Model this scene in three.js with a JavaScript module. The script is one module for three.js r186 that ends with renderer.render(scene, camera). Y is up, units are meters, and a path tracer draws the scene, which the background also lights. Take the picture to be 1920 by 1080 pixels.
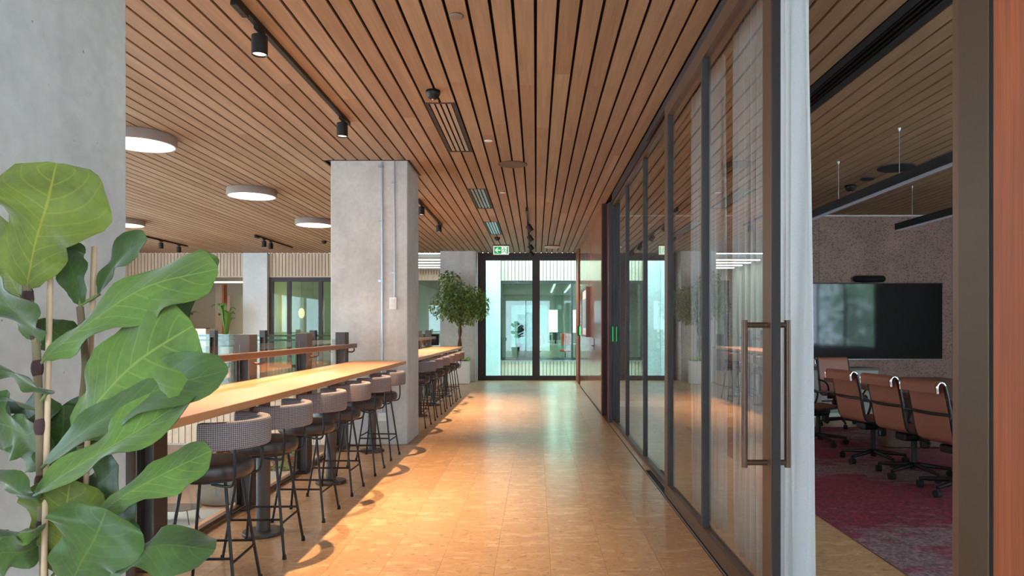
import * as THREE from 'three';
import { mergeGeometries } from 'three/addons/utils/BufferGeometryUtils.js';
import { RoundedBoxGeometry } from 'three/addons/geometries/RoundedBoxGeometry.js';
import { RectAreaLightUniformsLib } from 'three/addons/lights/RectAreaLightUniformsLib.js';
RectAreaLightUniformsLib.init();

// ---------------------------------------------------------------- camera, sky, exposure
const scene = new THREE.Scene();
const EYE = 1.42, FOCAL = 1300, VX = 1005, VY = 615;
const camera = new THREE.PerspectiveCamera(2 * Math.atan(VY / FOCAL) * 180 / Math.PI, 2010 / 1230, 0.05, 200);
camera.position.set(0, EYE, 0);
camera.lookAt(0, EYE, -10);
camera.setViewOffset(2010, 1230, 0, 0, 1920, 1080);
camera.updateProjectionMatrix();
scene.background = new THREE.Color().setRGB(0.64, 0.83, 1.0);   // even overcast sky
scene.backgroundIntensity = 11;
const renderer = new THREE.WebGLRenderer();
renderer.toneMapping = THREE.LinearToneMapping;
renderer.toneMappingExposure = 0.95;
renderer.shadowMap.enabled = true;

// ---------------------------------------------------------------- helpers
const V3 = (x, y, z) => new THREE.Vector3(x, y, z);
const P = (px, py, d) => V3((px - VX) * d / FOCAL, EYE - (py - VY) * d / FOCAL, -d);   // a point of the place at a depth
let seed = 7;
const rnd = () => { seed = (seed * 1664525 + 1013904223) >>> 0; return seed / 4294967296; };
const rr = (a, b) => a + (b - a) * rnd();
const used = {};
const ORD = ['first', 'second', 'third', 'fourth', 'fifth', 'sixth', 'seventh', 'eighth', 'ninth', 'tenth'];
const numbered = (n) => { const k = used[n] ?? 0; used[n] = k + 1; return k ? n + '_' + String(k).padStart(3, '0') : n; };
function tag(o, label, category, group, kind) {
  o.userData.label = label; o.userData.category = category;
  if (group) o.userData.group = group;
  if (kind) o.userData.kind = kind;
  return o;
}
function thing(name, label, category, [x, y, z] = [0, 0, 0], turn = 0, group, kind) {
  const o = new THREE.Group(); o.name = numbered(name); scene.add(o);
  o.position.set(x, y, z); o.rotation.y = turn;
  return tag(o, label, category, group, kind);
}
function part(name, geo, mat, parent, label) {
  const m = new THREE.Mesh(Array.isArray(geo) ? merge(geo) : geo, mat);
  m.name = parent === scene ? numbered(name) : name; m.castShadow = m.receiveShadow = true; parent.add(m);
  if (label) m.userData.label = label;
  return m;
}
function struct(name, geo, mat, label, category) {
  const m = part(name, geo, mat, scene); tag(m, label, category, null, 'structure'); return m;
}
function merge(list) {
  const l = list.map((g) => { const q = g.index ? g.toNonIndexed() : g.clone(); for (const k of Object.keys(q.attributes)) if (!['position', 'normal', 'uv'].includes(k)) q.deleteAttribute(k); return q; });
  return mergeGeometries(l);
}
function uvm(g, grain = 'y', ou = 0, ov = 0) {          // uv in metres, v along the grain
  const p = g.attributes.position, n = g.attributes.normal, uv = new Float32Array(p.count * 2), gi = 'xyz'.indexOf(grain);
  for (let i = 0; i < p.count; i++) {
    const c = [p.getX(i), p.getY(i), p.getZ(i)], m = [Math.abs(n.getX(i)), Math.abs(n.getY(i)), Math.abs(n.getZ(i))];
    const a = m[0] >= m[1] && m[0] >= m[2] ? 0 : m[1] >= m[2] ? 1 : 2;
    const o = [0, 1, 2].filter((k) => k !== a);
    const v = o.includes(gi) ? gi : o[1], u = o.find((k) => k !== v);
    uv[2 * i] = c[u] + ou; uv[2 * i + 1] = c[v] + ov;
  }
  g.setAttribute('uv', new THREE.BufferAttribute(uv, 2)); return g;
}
// box from x0..x1, y0..y1, depth d0..d1 (depth runs along -z)
function bx(x0, x1, y0, y1, d0, d1, grain = 'y', ou = 0, ov = 0) {
  const g = new THREE.BoxGeometry(Math.abs(x1 - x0), Math.abs(y1 - y0), Math.abs(d1 - d0));
  g.translate((x0 + x1) / 2, (y0 + y1) / 2, -(d0 + d1) / 2);
  return uvm(g, grain, ou, ov);
}
function rbx(x0, x1, y0, y1, d0, d1, r = 0.005, grain = 'y', ou = 0, ov = 0) {
  const g = new RoundedBoxGeometry(x1 - x0, y1 - y0, d1 - d0, 2, r);
  g.translate((x0 + x1) / 2, (y0 + y1) / 2, -(d0 + d1) / 2);
  return uvm(g, grain, ou, ov);
}
function cyl(r0, r1, h, x, y, z, seg = 24) { const g = new THREE.CylinderGeometry(r1, r0, h, seg); g.translate(x, y + h / 2, z); return g; }
function rod(a, b, r, seg = 8, r2 = r) {
  const d = b.clone().sub(a), g = new THREE.CylinderGeometry(r2, r, d.length(), seg);
  g.applyQuaternion(new THREE.Quaternion().setFromUnitVectors(V3(0, 1, 0), d.clone().normalize()));
  const m = a.clone().add(b).multiplyScalar(0.5); g.translate(m.x, m.y, m.z); return g;
}
const tube = (pts, r, n = 24, seg = 8) => new THREE.TubeGeometry(new THREE.CatmullRomCurve3(pts, false, 'centripetal'), n, r, seg);
const lathe = (pts, seg = 40) => new THREE.LatheGeometry(pts.map(([x, y]) => new THREE.Vector2(x, y)), seg);

// ---------------------------------------------------------------- procedural textures
function hash(x, y, s) { let h = (x * 374761393 + y * 668265263 + s * 1442695041) | 0; h = Math.imul(h ^ (h >>> 13), 1274126177); return ((h ^ (h >>> 16)) >>> 0) / 4294967295; }
function vn(x, y, px, py, s) {
  const x0 = Math.floor(x), y0 = Math.floor(y); let fx = x - x0, fy = y - y0; fx = fx * fx * (3 - 2 * fx); fy = fy * fy * (3 - 2 * fy);
  const w = (v, p) => ((v % p) + p) % p, a = w(x0, px), b = w(x0 + 1, px), c = w(y0, py), d = w(y0 + 1, py);
  return (hash(a, c, s) * (1 - fx) + hash(b, c, s) * fx) * (1 - fy) + (hash(a, d, s) * (1 - fx) + hash(b, d, s) * fx) * fy;
}
function fbm(u, v, fx, fy, s, oct = 4) { let a = 0, w = 0.5, t = 0; for (let k = 0; k < oct; k++) { a += w * vn(u * fx, v * fy, fx, fy, s + k); t += w; w *= 0.55; fx *= 2; fy *= 2; } return a / t; }
const mix = (a, b, t) => a + (b - a) * t, cl = (v, a = 0, b = 1) => Math.min(b, Math.max(a, v)), ss = (a, b, v) => { const t = cl((v - a) / (b - a)); return t * t * (3 - 2 * t); };
function tex(w, h, su, sv, fn, srgb = true) {
  const data = new Uint8Array(w * h * 4);
  for (let j = 0; j < h; j++) for (let i = 0; i < w; i++) {
    const c = fn((i + 0.5) / w, (j + 0.5) / h), o = (j * w + i) * 4;
    data[o] = cl(c[0], 0, 255); data[o + 1] = cl(c[1], 0, 255); data[o + 2] = cl(c[2], 0, 255); data[o + 3] = 255;
  }
  const t = new THREE.DataTexture(data, w, h); t.wrapS = t.wrapT = THREE.RepeatWrapping; t.magFilter = THREE.LinearFilter; t.minFilter = THREE.LinearMipmapLinearFilter; t.generateMipmaps = true;
  t.repeat.set(1 / su, 1 / sv); if (srgb) t.colorSpace = THREE.SRGBColorSpace; t.needsUpdate = true; return t;
}
const shade = (c, k) => [c[0] * k, c[1] * k, c[2] * k];
const lerp3 = (a, b, t) => [mix(a[0], b[0], t), mix(a[1], b[1], t), mix(a[2], b[2], t)];
function wood(w, h, su, sv, c0, c1, fx, fy, s, warp = 0.02) {
  return tex(w, h, su, sv, (u, v) => {
    const q = u + warp * (fbm(u, v, 3, 3, s + 20, 3) - 0.5);
    const band = fbm(q, v, fx, fy, s, 3), fine = fbm(q, v, fx * 9, fy * 4, s + 5, 3), big = fbm(u, v, 3, 4, s + 11, 2);
    return shade(lerp3(c0, c1, cl(0.55 * band + 0.3 * fine + 0.35 * big - 0.12)), 0.96 + 0.08 * fine);
  });
}
const T = {
  plank: wood(512, 1024, 0.9, 2.7, [143, 115, 88], [185, 154, 121], 9, 2, 3),
  oak: wood(512, 1024, 0.9, 2.4, [176, 118, 74], [210, 156, 106], 8, 1, 41),
  red: wood(512, 1024, 0.5, 1.6, [112, 54, 28], [188, 100, 54], 14, 2, 71, 0.05),
  walnut: wood(256, 512, 0.6, 1.2, [72, 48, 36], [124, 86, 66], 10, 2, 91),
  slat: wood(256, 512, 0.5, 1.5, [196, 172, 146], [226, 204, 180], 10, 2, 121),
  concrete: tex(1024, 1024, 2.2, 2.2, (u, v) => {
    const a = fbm(u, v, 4, 4, 200, 5), b = fbm(u, v, 60, 60, 210, 3), st = fbm(u, v, 18, 2, 220, 3), pit = vn(u * 90, v * 90, 90, 90, 230) > 0.985 ? 0.72 : 1;
    return shade([184, 180, 173], (0.8 + 0.24 * a + 0.1 * b + 0.1 * st) * pit);
  }),
  pale: tex(512, 512, 2.2, 2.2, (u, v) => shade([226, 228, 226], 0.9 + 0.1 * fbm(u, v, 4, 4, 250, 5) + 0.04 * fbm(u, v, 60, 60, 260, 2))),
  cork: tex(1536, 1536, 2.4, 2.4, (u, v) => {
    const a = fbm(u, v, 3, 3, 300, 3), f = fbm(u + 0.02 * fbm(u, v, 8, 8, 305, 2), v, 22, 60, 310, 3), g = fbm(u, v, 40, 90, 320, 2), k = fbm(u, v, 60, 130, 330, 2), m = fbm(u, v, 200, 300, 335, 2);
    let c = lerp3([186, 140, 96], [202, 158, 112], a);
    c = lerp3(c, [216, 178, 132], ss(0.58, 0.74, f) * 0.7); c = lerp3(c, [210, 170, 124], ss(0.6, 0.75, g) * 0.4); c = lerp3(c, [142, 104, 72], ss(0.72, 0.82, k) * 0.6);
    return shade(c, 0.94 + 0.12 * m);
  }),
  carpet: tex(1024, 1024, 2.6, 2.6, (u, v) => {
    const a = fbm(u, v, 3, 3, 400, 4), f = fbm(u, v, 160, 160, 410, 2), g = fbm(u, v, 20, 50, 415, 3), t = ss(0.55, 0.72, a * 0.75 + g * 0.3);
    return shade(lerp3([124, 34, 54], [124, 108, 108], t * 0.85), 0.62 + 0.7 * f);
  }),
  fleck: tex(1024, 1024, 1.8, 1.8, (u, v) => {
    const a = fbm(u + 0.02 * fbm(u, v, 9, 9, 505, 2), v + 0.02 * fbm(u, v, 11, 11, 507, 2), 90, 130, 500, 2), b = fbm(u, v, 5, 5, 510, 3);
    return shade(lerp3([166, 134, 122], [130, 99, 88], ss(0.58, 0.7, a)), 0.9 + 0.2 * b);
  }),
  tweed: tex(256, 256, 0.08, 0.08, (u, v) => {
    const i = Math.floor(u * 8), j = Math.floor(v * 8), fu = u * 8 - i, fv = v * 8 - j, n = hash(Math.floor(u * 128), Math.floor(v * 128), 620), m = fbm(u, v, 8, 8, 630, 3);
    const lu = ss(0.2, 0.12, Math.abs(fu - 0.3)), lv = ss(0.2, 0.12, Math.abs(fv - 0.35)), du = ss(0.1, 0.05, Math.abs(fu - 0.75)), dv = ss(0.1, 0.05, Math.abs(fv - 0.8));
    let c = lerp3([116, 107, 106], [172, 160, 158], cl(0.55 * lu + 0.6 * lv)); c = lerp3(c, [60, 54, 56], Math.max(du, dv) * 0.6);
    return shade(c, 0.72 + 0.36 * n + 0.16 * m);
  }),
  mesh: tex(128, 128, 0.06, 0.06, (u, v) => { const a = Math.abs(((u * 4 + v * 4) % 1) - 0.5), b = Math.abs((((u - v + 1) * 4) % 1) - 0.5); return shade([176, 156, 144], 0.55 + 0.45 * ss(0.08, 0.3, Math.min(a, b) * 2)); }),
  linen: tex(256, 256, 0.08, 0.08, (u, v) => shade([236, 234, 232], 0.88 + 0.12 * fbm(u, v, 64, 64, 700, 2))),
  leaf: tex(256, 512, 1, 1, (u, v) => {
    const s = Math.abs(u - 0.5) * 2, mid = 1 - ss(0.015, 0.05 - 0.025 * v, s); let vein = 0;
    for (let k = 0; k < 8; k++) { const t0 = 0.02 + k * 0.115 + (u < 0.5 ? 0.03 : 0), tt = t0 + 0.16 * s + 0.12 * s * s; vein = Math.max(vein, (1 - ss(0.003, 0.010, Math.abs(v - tt))) * (1 - 0.6 * s)); }
    const fine = fbm(u, v, 24, 40, 800, 3), n = fbm(u, v, 4, 6, 810, 3);
    return lerp3(shade([130, 156, 70], 0.78 + 0.3 * n + 0.16 * fine), [206, 208, 150], Math.max(mid * 0.65, vein * 0.42));
  }),
};
function mat(o) { return new THREE.MeshStandardMaterial(o); }
function phy(o) { return new THREE.MeshPhysicalMaterial(o); }
const M = {
  plank: mat({ map: T.plank, roughness: 0.6 }),
  plankB: mat({ map: T.plank, color: 0xf6f0ea, roughness: 0.6 }),
  plankC: mat({ map: T.plank, color: 0xeee6de, roughness: 0.6 }),
  plenum: mat({ color: 0x17110e, roughness: 1 }),
  oak: phy({ map: T.oak, roughness: 0.42, clearcoat: 0.35, clearcoatRoughness: 0.3 }),
  red: phy({ map: T.red, roughness: 0.4, clearcoat: 0.8, clearcoatRoughness: 0.06 }),
  redMatt: mat({ map: T.red, roughness: 0.55 }),
  walnut: mat({ map: T.walnut, roughness: 0.45 }),
  slat: mat({ map: T.slat, roughness: 0.7 }),
  concrete: mat({ map: T.concrete, roughness: 0.85, bumpMap: T.concrete, bumpScale: 0.002 }),
  paleConcrete: mat({ map: T.pale, color: 0xffffff, roughness: 0.9 }),
  cork: phy({ map: T.cork, roughness: 0.42, clearcoat: 0.35, clearcoatRoughness: 0.22 }),
  corkB: phy({ map: T.cork, color: 0xf6f0ea, roughness: 0.42, clearcoat: 0.35, clearcoatRoughness: 0.22 }),
  joint: mat({ color: 0x6d4e35, roughness: 0.9 }),
  carpet: mat({ map: T.carpet, roughness: 1 }),
  fleck: mat({ map: T.fleck, roughness: 0.9 }),
  white: mat({ color: 0xdedad2, roughness: 0.85 }),
  beige: mat({ color: 0xb7a68e, roughness: 0.9 }),
  bronze: mat({ color: 0x5e4534, roughness: 0.42, metalness: 0.35 }),
  jamb: mat({ color: 0x4a3a2b, roughness: 0.5, metalness: 0.3 }),
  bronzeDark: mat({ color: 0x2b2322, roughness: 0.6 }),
  frame: mat({ color: 0x3e3a3a, roughness: 0.55, metalness: 0.2 }),
  post: mat({ color: 0x4d433c, roughness: 0.5, metalness: 0.3 }),
  black: mat({ color: 0x1a1716, roughness: 0.5, metalness: 0.2 }),
  blackMatt: mat({ color: 0x151413, roughness: 0.85 }),
  steel: mat({ color: 0xa9adb0, roughness: 0.35, metalness: 0.85 }),
  chrome: mat({ color: 0xe8e8ea, roughness: 0.1, metalness: 1 }),
  leather: mat({ color: 0x3b312c, roughness: 0.42 }),
  brownLeather: mat({ color: 0x8f5642, roughness: 0.5 }),
  tweed: mat({ map: T.tweed, roughness: 1 }),
  mesh: mat({ map: T.mesh, roughness: 0.9 }),
  plastic: mat({ color: 0xe6e3de, roughness: 0.5 }),
  glass: phy({ color: 0xfafcfc, transmission: 1, roughness: 0, thickness: 0, ior: 1.5 }),
  greenGlass: phy({ color: 0xdff2ea, transmission: 1, roughness: 0, thickness: 0, ior: 1.5 }),
  screen: phy({ color: 0x070708, roughness: 0.06, ior: 1.5 }),
  curtain: phy({ map: T.linen, roughness: 1, transmission: 0.35, thickness: 0, side: THREE.DoubleSide }),
  sheer: phy({ map: T.linen, color: 0xe8e4e0, roughness: 0.4, transmission: 0.78, thickness: 0, side: THREE.DoubleSide }),
  lowFloor: mat({ color: 0xc6ac98, roughness: 0.55 }),
  rug: mat({ color: 0xc3cccb, roughness: 1 }),
  felt: mat({ color: 0x7f837c, roughness: 1 }),
  soil: mat({ color: 0x33261d, roughness: 1 }),
  bark: mat({ color: 0x6b5b41, roughness: 0.9 }),
  greenStem: mat({ color: 0x66703a, roughness: 0.8 }),
  bamboo: mat({ color: 0xb79673, roughness: 0.6 }),
};
const glow = (c, k) => mat({ color: 0x111111, emissive: c, emissiveIntensity: k });

// lamps: emissive face plus a light of the same size and colour
function spot(target, parent, at, dir, color, cd, angle = 0.75, penumbra = 0.6) {
  const l = new THREE.SpotLight(color, cd, 0, angle, penumbra, 2); l.position.copy(at); l.target.position.copy(at.clone().add(dir)); l.castShadow = true; l.shadow.radius = 1.4;
  parent.add(l, l.target);
}
function area(parent, w, h, at, color, nits, look) {
  const l = new THREE.RectAreaLight(color, nits, w, h); l.position.copy(at); parent.add(l); l.lookAt(look); return l;
}
// ---------------------------------------------------------------- main dimensions
const H = 3.456, FAR = 18.87, PITCH = 0.1438, GX = 1.136;    // ceiling, end glazing, plank spacing, right edge of the corridor ceiling
const COLX0 = -2.497, COLX1 = -1.563;
const LOW = -3.3, VOID0 = -2.42, VOIDFAR = 14.6, LEFT = -12, BACK = -5;

// ---------------------------------------------------------------- floors
{
  const f = thing('floor', 'speckled tan cork tile floor of the corridor', 'floor', [0, 0, 0], 0, null, 'structure');
  part('slab', [bx(VOID0, 1.25, -0.4, -0.012, BACK, FAR + 0.15), bx(LEFT, VOID0, -0.4, -0.012, VOIDFAR, 23.2), bx(1.25, 8.4, -0.4, -0.012, 0.3, 12.8)], M.joint, f);
  const TW = 0.33, TL = 0.92;
  for (let i = 0; i * TW < 3.5; i++) {
    const x1 = 1.075 - i * TW, x0 = Math.max(x1 - TW + 0.0012, VOID0 + 0.09);
    if (x1 - x0 < 0.05) continue;
    for (let d = 0.6 - (i % 3) * 0.31; d < FAR; d += TL) {
      const d1 = Math.min(d + TL - 0.0012, FAR + 0.1);
      part('tile', bx(x0, x1, -0.012, 0, d, d1, 'z', rnd() * 2, rnd() * 2), rnd() < 0.5 ? M.cork : M.corkB, f);
    }
  }
  part('near_flooring', bx(VOID0 + 0.09, 1.075, -0.012, 0, BACK, -0.05, 'z'), M.cork, f, 'tan cork flooring behind the viewpoint');
  part('walkway_flooring', bx(LEFT, VOID0, -0.012, 0, VOIDFAR + 0.05, 23.2, 'z'), M.cork, f, 'tan flooring of the walkway across the void');
  part('room_border', [bx(1.25, 2.13, -0.012, 0, 0.3, 12.5, 'z', 0.4, 0.9), bx(2.13, 8.3, -0.012, 0, 9.92, 12.5, 'z', 0.1, 0.4)], M.cork, f, 'tan cork border around the carpet');
  part('edge_kerb', [bx(VOID0 + 0.0, VOID0 + 0.088, -0.012, 0.02, BACK, VOIDFAR, 'z')], M.oak, f, 'pale timber strip along the void');
  // slatted slab edge on the far side of the void
  const e = thing('trim_1', 'pale slatted timber cladding on the slab edge across the void', 'slat cladding', [0, 0, 0], 0, null, 'structure');
  part('backing', bx(LEFT, VOID0 - 0.05, -1.0, -0.02, VOIDFAR - 0.01, VOIDFAR + 0.04), M.bronzeDark, e);
  for (let x = -10.6; x < VOID0 - 0.1; x += 0.135) part('slat', bx(x, x + 0.118, -1.0, 0.0, VOIDFAR - 0.04, VOIDFAR - 0.012, 'y', rnd(), rnd()), M.slat, e);
  struct('floor', bx(2.13, 8.3, -0.012, 0.004, 0.3, 9.92, 'z'), M.carpet, 'red and grey mottled carpet of the meeting room', 'carpet');
  struct('floor', bx(LEFT, 1.2, LOW - 0.3, LOW, BACK, 30), M.lowFloor, 'pinkish beige floor of the level below the void', 'floor');
}
// ---------------------------------------------------------------- ceilings of separate planks
{
  const c = thing('ceiling', 'brown timber plank ceiling with dark gaps over corridor and void', 'ceiling', [0, 0, 0], 0, null, 'structure');
  part('plenum', bx(LEFT - 0.2, 1.3, H + 0.05, H + 0.25, BACK, FAR + 0.3), M.plenum, c, 'black board above the gaps');
  const cuts = [[COLX0, COLX1, 1.85, 2.65], [COLX0, COLX1, 8.43, 9.23], [-2.54, -1.60, 18.35, 19.2], [-1.012, -0.728, 6.27, 8.02], [-1.012, -0.728, 10.14, 11.82], [-1.012, -0.728, 13.3, 15.1]];
  for (let i = 0; i < 91; i++) {
    const x1 = GX - i * PITCH, x0 = x1 - PITCH + 0.0215, joints = x0 > -3.2 ? [BACK, rr(-1, 3), rr(5, 8.2), rr(10, 13), FAR] : [BACK, FAR];
    const hits = cuts.filter((k) => x1 - 0.012 > k[0] && x0 + 0.012 < k[1]).sort((a, b) => a[2] - b[2]);
    for (let j = 0; j + 1 < joints.length; j++) {
      let runs = [[joints[j], joints[j + 1] - 0.002]];
      for (const k of hits) runs = runs.flatMap(([a, b]) => (k[3] <= a || k[2] >= b) ? [[a, b]] : [[a, k[2] - 0.01], [k[3] + 0.01, b]].filter(([p, q]) => q - p > 0.02));
      for (const [a, b] of runs) part('plank', bx(x0, x1, H, H + 0.02, a, b, 'z', rnd() * 5, rnd() * 5), [M.plank, M.plankB, M.plankC][Math.floor(rnd() * 3)], c);
    }
  }
  const r = thing('ceiling', 'dim brown timber plank ceiling of the meeting room', 'ceiling', [0, 0, 0], 0, null, 'structure');
  part('plenum', bx(1.3, 8.4, H + 0.05, H + 0.25, 0.3, 12.8), M.plenum, r, 'black board above the gaps');
  for (let x = 1.30; x < 8.2; x += PITCH) { if (x > 2.25 && x < 2.55) continue; part('plank', bx(x + 0.0215, x + PITCH, H, H + 0.02, 0.3, 12.5, 'z', rnd() * 5, rnd() * 5), M.plankB, r); }
  const s = thing('slot_diffuser', 'long black slot diffuser in the meeting room ceiling', 'air vent', [2.456, H, 0]);
  const sb = (x0, x1, y0, y1) => bx(x0, x1, y0, y1, 0.5, 12.4);
  part('housing', [sb(-0.14, -0.07, -0.004, 0.012), sb(0.07, 0.14, -0.004, 0.012), sb(-0.07, 0.07, 0.03, 0.045)], M.blackMatt, s);
  for (const x of [-0.045, 0, 0.045]) part('blade', sb(x - 0.009, x + 0.009, 0, 0.03), M.black, s);
}
// ---------------------------------------------------------------- concrete columns
function column(d0, d1, x0, x1, label) {
  const t = thing('concrete_column', label, 'column', [0, 0, 0]);
  part('shaft', rbx(x0, x1, 0.0005, H + 0.04, d0, d1, 0.012), M.concrete, t);
  return t;
}
column(1.85, 2.65, COLX0, COLX1, 'wide smooth grey concrete column beside the tall leafy fig plant');
column(8.43, 9.23, COLX0, COLX1, 'square concrete column with steel conduits at the end of the bar table');
column(18.35, 19.15, -2.54, -1.60, 'concrete column behind the small potted tree');
{ // dark angle trims round the column head
  const t = thing('trim_2', 'dark metal shadow trim round the head of the conduit column', 'trim', [0, 0, 0], 0, null, 'structure');
  part('strip', [bx(COLX0 - 0.03, COLX1 + 0.03, H - 0.004, H + 0.02, 8.40, 8.425), bx(COLX1 + 0.004, COLX1 + 0.03, H - 0.004, H + 0.02, 8.425, 9.26), bx(COLX0 - 0.03, COLX0 - 0.004, H - 0.004, H + 0.02, 8.425, 9.26)], M.bronzeDark, t);
}
{ // conduits, switch, socket
  const d = 8.43;
  const a = thing('conduit', 'galvanised steel conduit running down the column to the socket', 'conduit', [-1.867, 0, -(d - 0.018)]);
  part('pipe', cyl(0.0125, 0.0125, H - 0.42, 0, 0.40, 0, 12), M.steel, a);
  for (const y of [3.37, 2.72, 1.98, 1.22]) part('clip', [cyl(0.02, 0.02, 0.018, 0, y, 0, 12), new THREE.BoxGeometry(0.035, 0.03, 0.02).translate(-0.028, y + 0.01, 0.008)], M.steel, a);
  const b = thing('conduit', 'thinner steel conduit ending at the light switch', 'conduit', [-1.718, 0, -(d - 0.014)]);
  part('pipe', cyl(0.009, 0.009, H - 1.79, 0, 1.79, 0, 12), M.steel, b);
  for (const y of [3.18, 2.08]) part('clip', [cyl(0.016, 0.016, 0.016, 0, y, 0, 12), new THREE.BoxGeometry(0.026, 0.024, 0.018).translate(-0.022, y + 0.008, 0.005)], M.steel, b);
  const s = thing('light_switch', 'white switch plate below the thin conduit on the column', 'switch', [-1.735, 1.72, -(d - 0.001)]);
  part('plate', new RoundedBoxGeometry(0.088, 0.145, 0.03, 2, 0.006).translate(0, 0, 0.015), M.plastic, s);
  for (const y of [-0.028, 0.028]) part('rocker', new RoundedBoxGeometry(0.04, 0.042, 0.01, 2, 0.003).translate(0.002, y, 0.032), M.white, s);
  const k = thing('power_socket', 'white socket box low on the column under the bar table', 'socket', [-1.857, 0.345, -(d - 0.001)]);
  part('box', new RoundedBoxGeometry(0.105, 0.1, 0.045, 2, 0.006).translate(0, 0, 0.0225), M.plastic, k);
  for (const x of [-0.025, 0.025]) part('outlet', cyl(0.017, 0.017, 0.006, 0, 0, 0, 16).rotateX(Math.PI / 2).translate(x, 0, 0.045), M.white, k);
}
// ---------------------------------------------------------------- right side: walls, sliding glass door, fixed screen
{
  const near = thing('wall_right', 'glossy reddish veneer wall panel beside the meeting room opening', 'wall', [0, 0, 0], 0, null, 'structure');
  part('panel', bx(1.09, 1.12, 0, H, 0.25, 1.652, 'y', 0.3, 0.2), M.redMatt, near);
  part('core', bx(1.121, 1.3, 0, H, 0.25, 1.652), M.white, near);
  const nw = thing('window_8', 'tall corridor window behind the viewpoint', 'window', [0, 0, 0], 0, null, 'structure');
  part('rail', [bx(1.1, 1.3, 0, 0.3, BACK, 0.248), bx(1.1, 1.3, 3.2, H + 0.04, BACK, 0.248)], M.frame, nw);
  for (const d of [BACK, -3.4, -1.7, 0.15]) part('mullion', bx(1.15, 1.25, 0.301, 3.199, d, d + 0.09), M.frame, nw);
  for (const d of [BACK, -3.4, -1.7]) part('glass_pane', bx(1.199, 1.201, 0.3, 3.2, d + 0.09, Math.min(d + 1.69, 0.15)), M.glass, nw);
  const fr = thing('door_frame', 'bronze metal jamb of the meeting room opening next to red veneer', 'door frame', [0, 0, 0], 0, null, 'structure');
  fr.name = 'trim_3';
  part('seal', bx(1.092, 1.25, 0, 3.29, 1.654, 1.668), M.blackMatt, fr);
  part('jamb', rbx(1.088, 1.25, 0, 3.29, 1.669, 1.788, 0.003), M.jamb, fr);
  part('stop', rbx(1.10, 1.24, 0, 3.29, 1.789, 1.833, 0.003), M.bronze, fr);
  const hd = thing('trim_4', 'dark bronze track head above the glass wall', 'track', [0, 0, 0], 0, null, 'structure');
  part('head', [bx(1.16, 1.29, 3.292, H + 0.03, 1.66, 10.45)], M.bronze, hd);
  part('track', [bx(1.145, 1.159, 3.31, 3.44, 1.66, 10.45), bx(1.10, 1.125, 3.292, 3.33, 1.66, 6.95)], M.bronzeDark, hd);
  const ft = thing('trim_5', 'grooved dark metal floor track along the glass wall', 'floor track', [0, 0, 0], 0, null, 'structure');
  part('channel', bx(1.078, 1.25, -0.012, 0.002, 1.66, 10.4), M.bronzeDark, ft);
  for (const x of [1.08, 1.142]) part('lip', bx(x, x + 0.006, 0.002, 0.010, 1.66, x < 1.1 ? 6.91 : 10.36), M.steel, ft);
  part('cover', bx(1.086, 1.14, 0.002, 0.006, 6.91, 10.36), M.cork, ft);

  const door = thing('door_1', 'sliding bronze framed glass door with long pull handle', 'door', [0, 0, 0], 0, null, 'structure');
  const D0 = 3.213, D1 = 5.88, X0 = 1.09, X1 = 1.133, Y0 = 0.014, Y1 = 3.287;
  part('stile', rbx(X0, X1, Y0, Y1, D0 + 0.004, D0 + 0.123, 0.002), M.bronze, door);
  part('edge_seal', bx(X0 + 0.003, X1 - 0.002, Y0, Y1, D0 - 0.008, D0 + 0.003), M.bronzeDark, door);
  part('stile', rbx(X0, X1, Y0, Y1, D1 - 0.12, D1, 0.002), M.bronze, door);
  part('rail', rbx(X0, X1, Y0, Y0 + 0.10, D0 + 0.124, D1 - 0.121, 0.002), M.bronze, door);
  part('rail', rbx(X0, X1, Y1 - 0.10, Y1, D0 + 0.124, D1 - 0.121, 0.002), M.bronze, door);
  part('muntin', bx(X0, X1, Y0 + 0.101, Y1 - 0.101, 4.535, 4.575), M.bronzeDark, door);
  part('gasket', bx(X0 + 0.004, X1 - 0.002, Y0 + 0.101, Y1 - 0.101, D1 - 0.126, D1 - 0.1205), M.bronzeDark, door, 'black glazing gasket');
  part('glass_pane', bx(1.116, 1.118, Y0 + 0.1, Y1 - 0.1, D0 + 0.12, 4.536), M.glass, door);
  part('glass_pane', bx(1.116, 1.118, Y0 + 0.1, Y1 - 0.1, 4.574, D1 - 0.118), M.glass, door);
  for (const [xb, xf] of [[0.985, X0], [1.188, X1]]) {
    const hn = part('pull_handle', rod(V3(xb, 0.762, -3.275), V3(xb, 1.457, -3.275), 0.0145, 16), M.bronze, door, 'bronze pull bar');
    for (const y of [0.785, 1.434]) part('handle_arm', rod(V3(xb, y, -3.275), V3(xf, y, -3.275), 0.0135, 14), M.bronze, hn);
  }
  const fx = thing('window_1', 'fixed glass screen with slim dark mullions beyond the sliding door', 'glass screen', [0, 0, 0], 0, null, 'structure');
  const bars = [5.93, 7.40, 8.85, 10.30];
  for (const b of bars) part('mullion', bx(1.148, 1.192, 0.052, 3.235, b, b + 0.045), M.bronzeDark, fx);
  part('rail', bx(1.148, 1.192, 0.004, 0.051, 5.93, 10.345), M.bronze, fx);
  part('rail', bx(1.148, 1.192, 3.236, 3.29, 5.93, 10.345), M.bronze, fx);
  for (let i = 0; i < 3; i++) part('glass_pane', bx(1.170, 1.172, 0.05, 3.237, bars[i] + 0.044, bars[i + 1] + 0.001), M.glass, fx);
  const po = thing('trim_6', 'tall dark grey post at the end of the glass screen', 'post', [0, 0, 0], 0, null, 'structure');
  part('post', rbx(1.085, 1.25, 0.003, 3.30, 10.36, 10.47, 0.003), M.frame, po);
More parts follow.
